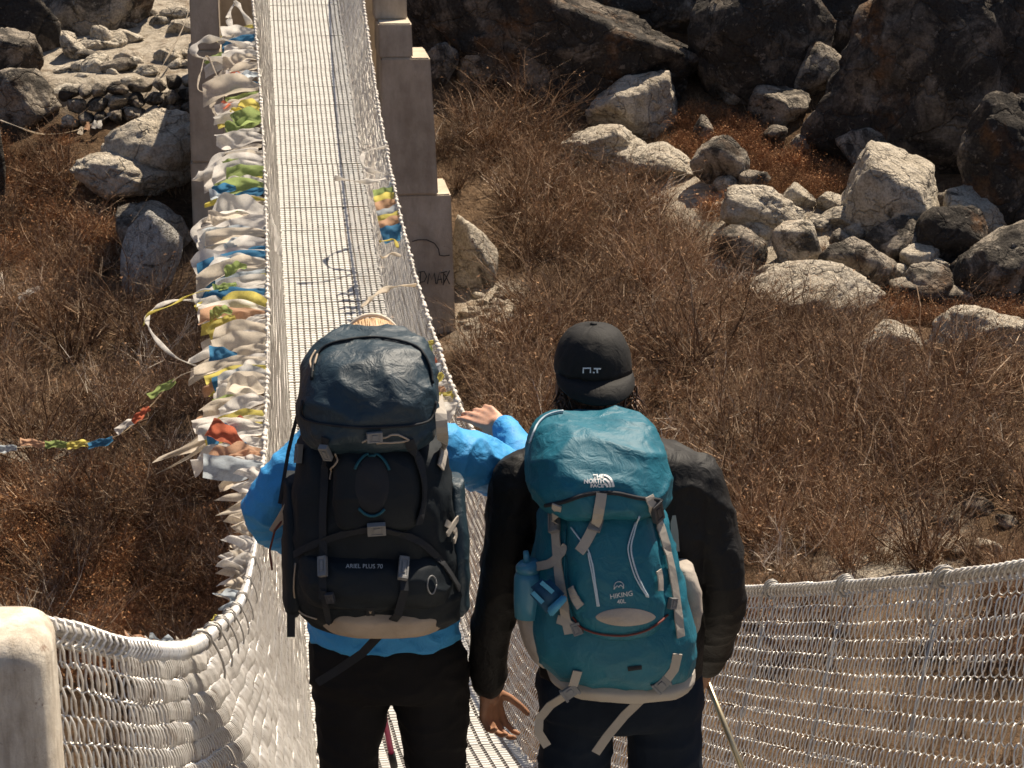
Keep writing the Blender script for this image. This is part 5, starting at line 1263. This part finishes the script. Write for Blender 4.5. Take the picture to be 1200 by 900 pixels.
while py < 548:
    Y = railY(py); A = railp(Y, -1) + Vector((-.01, 0, fr_.uniform(-.05, .02))); sc_ = FPX / A.dot(FW)
    Lpx = np.interp(py, [60, 150, 250, 330, 420, 500, 548], [58, 62, 80, 88, 84, 84, 62]) * fr_.uniform(.55, 1.12); L = Lpx / sc_
    c = fr_.choice(seq); wpx = fr_.uniform(11, 30) * np.interp(py, [60, 250, 500], [.75, 1.0, 1.1]); w = wpx / sc_ * fr_.uniform(1.0, 1.7)
    if c in ('yellow', 'green', 'blue', 'red', 'orange', 'pale blue'): w *= .85; L *= .85
    flag(A, (-1, fr_.uniform(-.35, .25), fr_.uniform(-.30, .14)), L, (0, fr_.uniform(.2, 1), fr_.uniform(.15, 1)), w, c, '%s %s prayer flag on the left rail %s' % ('long' if Lpx > 72 else 'short' if Lpx < 52 else 'folded', c, 'beside the left pier' if py < 200 else 'between pier foot and white scarf loop' if py < 330 else 'around the white scarf loop' if py < 440 else 'below the white scarf loop'), '%s prayer flags on the left rail' % c, seed, droop=fr_.uniform(0, .35), wave=fr_.uniform(.025, .06), taper=fr_.uniform(.45, 1.0), gather=fr_.uniform(.15, .5))
    # short coloured end tied on behind it
    if fr_.random() < .38:
        c2 = fr_.choice(['yellow', 'green', 'blue', 'red', 'orange', 'yellow', 'cream', 'pale blue'])
        A2 = A + Vector((-L * fr_.uniform(.25, .62), fr_.uniform(-.15, .15), fr_.uniform(-.10, .06)))
        flag(A2, (-1, fr_.uniform(-.5, .4), fr_.uniform(-.5, .1)), fr_.uniform(.18, .34), (0, fr_.uniform(.2, 1), fr_.uniform(.2, 1)), fr_.uniform(.10, .20), c2, 'small %s flag knotted onto the cloths %s' % (c2, 'beside the left pier' if py < 200 else 'between pier foot and white scarf loop' if py < 330 else 'around the white scarf loop' if py < 440 else 'below the white scarf loop'), 'small %s flags among the cloths' % c2, seed + 5000, droop=fr_.uniform(0, .3), wave=.025)
    seed += 1; i += 1; py += fr_.uniform(4.2, 7.2)
print('flags', i)
# frayed cream cloths on the lower part of the left rail
for (px, py, L, w, c) in [(282, 580, 58, 16, 'cream'), (287, 604, 50, 18, 'cream'), (291, 622, 34, 22, 'cream'), (290, 640, 44, 22, 'white'), (288, 662, 46, 26, 'cream'), (286, 678, 46, 22, 'white'), (282, 698, 36, 14, 'pale blue'), (262, 728, 30, 13, 'yellow'), (250, 738, 28, 10, 'cream'), (296, 560, 40, 18, 'white'), (284, 690, 40, 16, 'cream')]:
    Y = railY(py) if py < 690 else float(np.interp(py, [690, 705, 730, 745], [11.8, 10.8, 8.3, 6.8])); A = railp(Y, -1); s_ = FPX / A.dot(FW)
    flag(A, (-1, fr_.uniform(-.1, .3), fr_.uniform(-.25, .1)), L / s_, (0, .6, .8), w / s_ * 1.6, c, 'frayed %s cloth tied low on the left rail' % c, 'frayed %s cloths low on the left rail' % c, seed, ragged=1.0, droop=.15, wave=.02, nv=11, gather=.5); seed += 1
for (px, py, d, L, c) in [(205, 750, 5.4, 40, 'pale blue'), (180, 752, 4.6, 44, 'white'), (172, 748, 4.4, 36, 'orange'), (222, 752, 5.8, 26, 'cream')]:
    A = atD(px + 8, py + 6, d); s_ = FPX / d
    flag(A, (-1, .2, .12), L / s_, (0, .7, .6), 14 / s_, c, '%s rag caught under the bend of the left rail' % c, 'rags under the bend of the left rail', seed, droop=.05, wave=.006, nu=10); seed += 1
# long scarves: ribbon along a path of picture points at given distances
def scarf(pts, w, color, label, name='scarf', group=None, th=.004):
    P = [atY(*p) for p in pts]; Q = []
    for i in range(len(P) - 1):
        p0 = P[max(i - 1, 0)]; p1 = P[i]; p2 = P[i + 1]; p3 = P[min(i + 2, len(P) - 1)]
        for q in range(6):
            t = q / 6; Q.append(.5 * ((2 * p1) + (p2 - p0) * t + (2 * p0 - 5 * p1 + 4 * p2 - p3) * t * t + (3 * p1 - p0 - 3 * p2 + p3) * t ** 3))
    Q.append(P[-1]); rings = []; m = len(Q)
    for i, q in enumerate(Q):
        t = (Q[min(i + 1, m - 1)] - Q[max(i - 1, 0)]).normalized(); a = 1.2 * math.sin(i * .33 + w * 90); u = t.cross(Vector((0, math.cos(a), math.sin(a)))).normalized(); v = t.cross(u); ww = w * (.75 + .35 * math.sin(i * .7))
        rings.append([q + u * (ww * .5 * math.cos(b)) + v * (ww * (.16 + .05 * math.sin(3 * b + i)) * math.sin(b)) for b in np.linspace(0, 2 * math.pi, 11)[:-1]])
    mb = MB(); mb.rings(rings); c0 = P[0]; mb.V = [v - c0 for v in mb.V]; o = mb.build(name, M['flag_' + color], None, True); o.location = c0; tag(o, label, 'scarf' if name == 'scarf' else 'cord', group); return o
scarf([(306, 342, railY(335)), (270, 345, 23.0), (238, 352, 22.9), (205, 352, 22.6), (180, 362, 22.3), (172, 376, 22.0), (182, 396, 21.6), (205, 418, 21.2), (240, 432, 20.8), (275, 440, 20.3), (312, 446, railY(445))], .055, 'white', 'long white scarf looping far out from the left rail')
scarf([(306, 378, railY(372)), (285, 366, 22.3), (250, 342, 22.8), (225, 345, 22.6), (200, 358, 22.2), (174, 368, 22.0), (168, 382, 21.9)], .030, 'yellow', 'thin string of coloured scraps running out to the white scarf loop')
scarf([(297, 60, railY(52)), (270, 48, 33.2), (245, 46, 33.3), (228, 54, 33.2), (232, 66, 33.0), (256, 70, 32.8), (285, 70, 32.5)], .13, 'white', 'white scarf curled in a loop near the pier top')
scarf([(300, 100, railY(95)), (262, 98, 31.5), (243, 66, 31.9), (236, 82, 31.6), (232, 104, 31.2), (246, 108, 31.1), (268, 102, 31.2)], .03, 'cream', 'cream cord hanging in a loop in front of the left pier')
scarf([(302, 178, railY(174)), (268, 178, 28.2), (252, 190, 28.0), (238, 204, 27.8), (226, 211, 27.7)], .14, 'white', 'white scarf hanging slantwise in front of the left pier')
scarf([(308, 246, railY(240)), (272, 252, 25.9), (244, 256, 25.8), (231, 266, 25.6), (230, 282, 25.3), (240, 294, 25.1), (256, 282, 25.3)], .12, 'white', 'thick white scarf bent back like a hook below the left pier')
scarf([(294, 30, railY(22)), (284, 14, 34.5), (276, 4, 35.0), (268, 18, 34.7), (272, 34, 34.3), (284, 44, 34.0)], .10, 'white', 'white knotted scarf at the far end of the left rail')
flag(railp(railY(478), -1), (-1, -.25, -.36), 1.12, (0, .6, .8), .20, 'cream', 'long cream scarf trailing down from the left rail', None, 7000, name='scarf', droop=.10, wave=.05, taper=.55, gather=.3, ragged=.7)
flag(railp(railY(548), -1), (-1, 0, .05), .46, (0, .5, .9), .20, 'pale blue', 'pale blue folded flag sticking out from the left rail', None, 7001, droop=0, wave=.03)
flag(railp(railY(520), -1) + Vector((-.18, 0, 0)), (-.9, 0, .55), .30, (0, .5, .9), .16, 'red', 'orange-red flag folded up under the pale blue one', None, 7002, droop=0, wave=.03)
flag(railp(railY(436), -1) + Vector((-.05, 0, 0)), (-1, 0, -.25), .46, (0, .5, .9), .17, 'blue', 'deep blue flag lying across the cream cloths of the left rail', None, 7003, droop=0, wave=.02)
# string of small flags out to the left
cord = [(318, 428, 20.0), (262, 430, 20.3), (212, 440, 20.8), (176, 476, 21.2), (142, 508, 21.6), (100, 520, 22.0), (50, 522, 22.6), (-20, 528, 23.4)]
scarf(cord, .016, 'cream', 'thin cord of small flags running left from the rail across the slope', name='flag_cord')
for (x, y, Y, a, L, c) in [(205, 446, 20.9, .9, .30, 'green'), (176, 478, 21.2, .9, .22, 'red'), (160, 492, 21.4, .8, .24, 'white'), (132, 514, 21.7, .4, .26, 'blue'), (106, 520, 22.0, .05, .24, 'yellow'), (80, 521, 22.2, -.05, .24, 'green'), (52, 521, 22.5, -.25, .26, 'orange'), (20, 525, 22.9, 0, .26, 'pale blue')]:
    flag(atY(x, y, Y), (-1, .1, -a * .7), L, (0, .5, .8), .10, c, 'small %s flag on the thin cord running left over the slope' % c, 'small flags on the thin cord', seed, droop=.05, wave=.015, gather=.5, taper=.7); seed += 1
# rag caught on a shrub, left slope
g = hit(40, 372); flag(g + Vector((.2, -.2, .55)), (-1, -.2, -.2), .42, (0, .5, .8), .12, 'white', 'white rag caught on a shrub on the left slope', None, seed, name='rag', droop=.2); seed += 1
# right rail
def rr(py):
    yy = np.arange(13, 37, .05); pv = np.array([topx(railp(y, 1))[1] for y in yy]); return float(np.interp(-py, -pv, yy))
scarf([(455, 172, rr(172)), (434, 176, 28.1), (424, 186, 27.8), (430, 198, 27.5), (448, 203, 27.4), (455, 208, 27.3), (436, 212, 27.1), (415, 212, 27.0), (392, 208, 27.0)], .07, 'white', 'white scarf blown in an S over the deck from the right rail')
flag(railp(rr(214), 1) + Vector((-.04, -.05, .02)), (-.4, -.2, -1), .26, (0, .8, .3), .22, 'pale blue', 'pale blue cloth knotted at the end of the S-shaped scarf', None, seed, droop=0); seed += 1
for k, c in enumerate(['green', 'yellow', 'orange', 'pale blue', 'yellow', 'orange', 'blue']):
    A = railp(rr(220 + k * 7), 1) + Vector((.02, 0, -.06)); flag(A, (-1, -.15, -.25), .27, (0, .55, 1), .20, c, '%s flag of the short stack hanging inside the right rail' % c, 'short stack of flags inside the right rail', seed, droop=.05, wave=.012, gather=.9); seed += 1
scarf([(466, 290, rr(286)), (462, 281, 24.5), (452, 282, 24.4), (445, 283, 24.3)], .04, 'yellow', 'yellow tie knotted round the right rail', group=None)
scarf([(470, 300, rr(298)), (458, 297, 23.9), (450, 302, 23.7), (446, 300, 23.6)], .05, 'cream', 'short cream tie knotted round the right rail')
scarf([(488, 334, rr(330)), (468, 335, 22.5), (448, 341, 22.2), (434, 350, 22.0), (424, 360, 21.7)], .07, 'cream', 'cream scarf arching in from the right rail above the blonde hiker')
for (py, dx, L, w, c) in [(418, -.12, .22, .16, 'red'), (426, -.05, .26, .16, 'pale blue'), (436, -.08, .26, .14, 'yellow'), (446, -.05, .28, .16, 'white'), (452, -.16, .24, .14, 'orange'), (458, -.02, .26, .14, 'yellow'), (464, -.1, .28, .16, 'cream'), (398, -.03, .24, .10, 'yellow'), (472, -.02, .24, .16, 'white'), (404, -.12, .16, .12, 'green')]:
    A = railp(rr(py), 1) + Vector((dx * .4, 0, -.02)); flag(A, (-1, -.2, -.45), L, (0, .6, .9), w, c, '%s flag bunched on the right rail beside the blonde hiker' % c, 'flags bunched on the right rail', seed, droop=.2, wave=.03); seed += 1
flag(railp(26.0, -1) + Vector((.06, 0, -.12)), (.15, -.5, -1), .5, (0, 1, .3), .14, 'white', 'white cloth hanging inside the left mesh side', None, seed, droop=0, wave=.02); seed += 1
# rope sagging across the stony path
pts = [(-6, 138, 43.0), (12, 145, 42.8), (50, 157, 42.6), (95, 151, 42.6), (140, 129, 43.0), (168, 112, 43.6), (190, 78, 44.4), (217, 26, 45.5), (226, -20, 46.5)]
rp = scarf(pts, .035, 'cream', 'rope with a few small flags sagging across the stony path', name='rope')
for (x, y, c) in [(104, 143, 'orange'), (112, 141, 'white'), (118, 141, 'white'), (96, 148, 'cream')]:
    flag(atY(x, y, 42.6), (-.3, 0, -1), .16, (1, 0, .2), .10, c, 'tiny %s flag on the rope across the stony path' % c, 'tiny flags on the rope', seed, droop=0, wave=.01, nu=5, nv=4); seed += 1
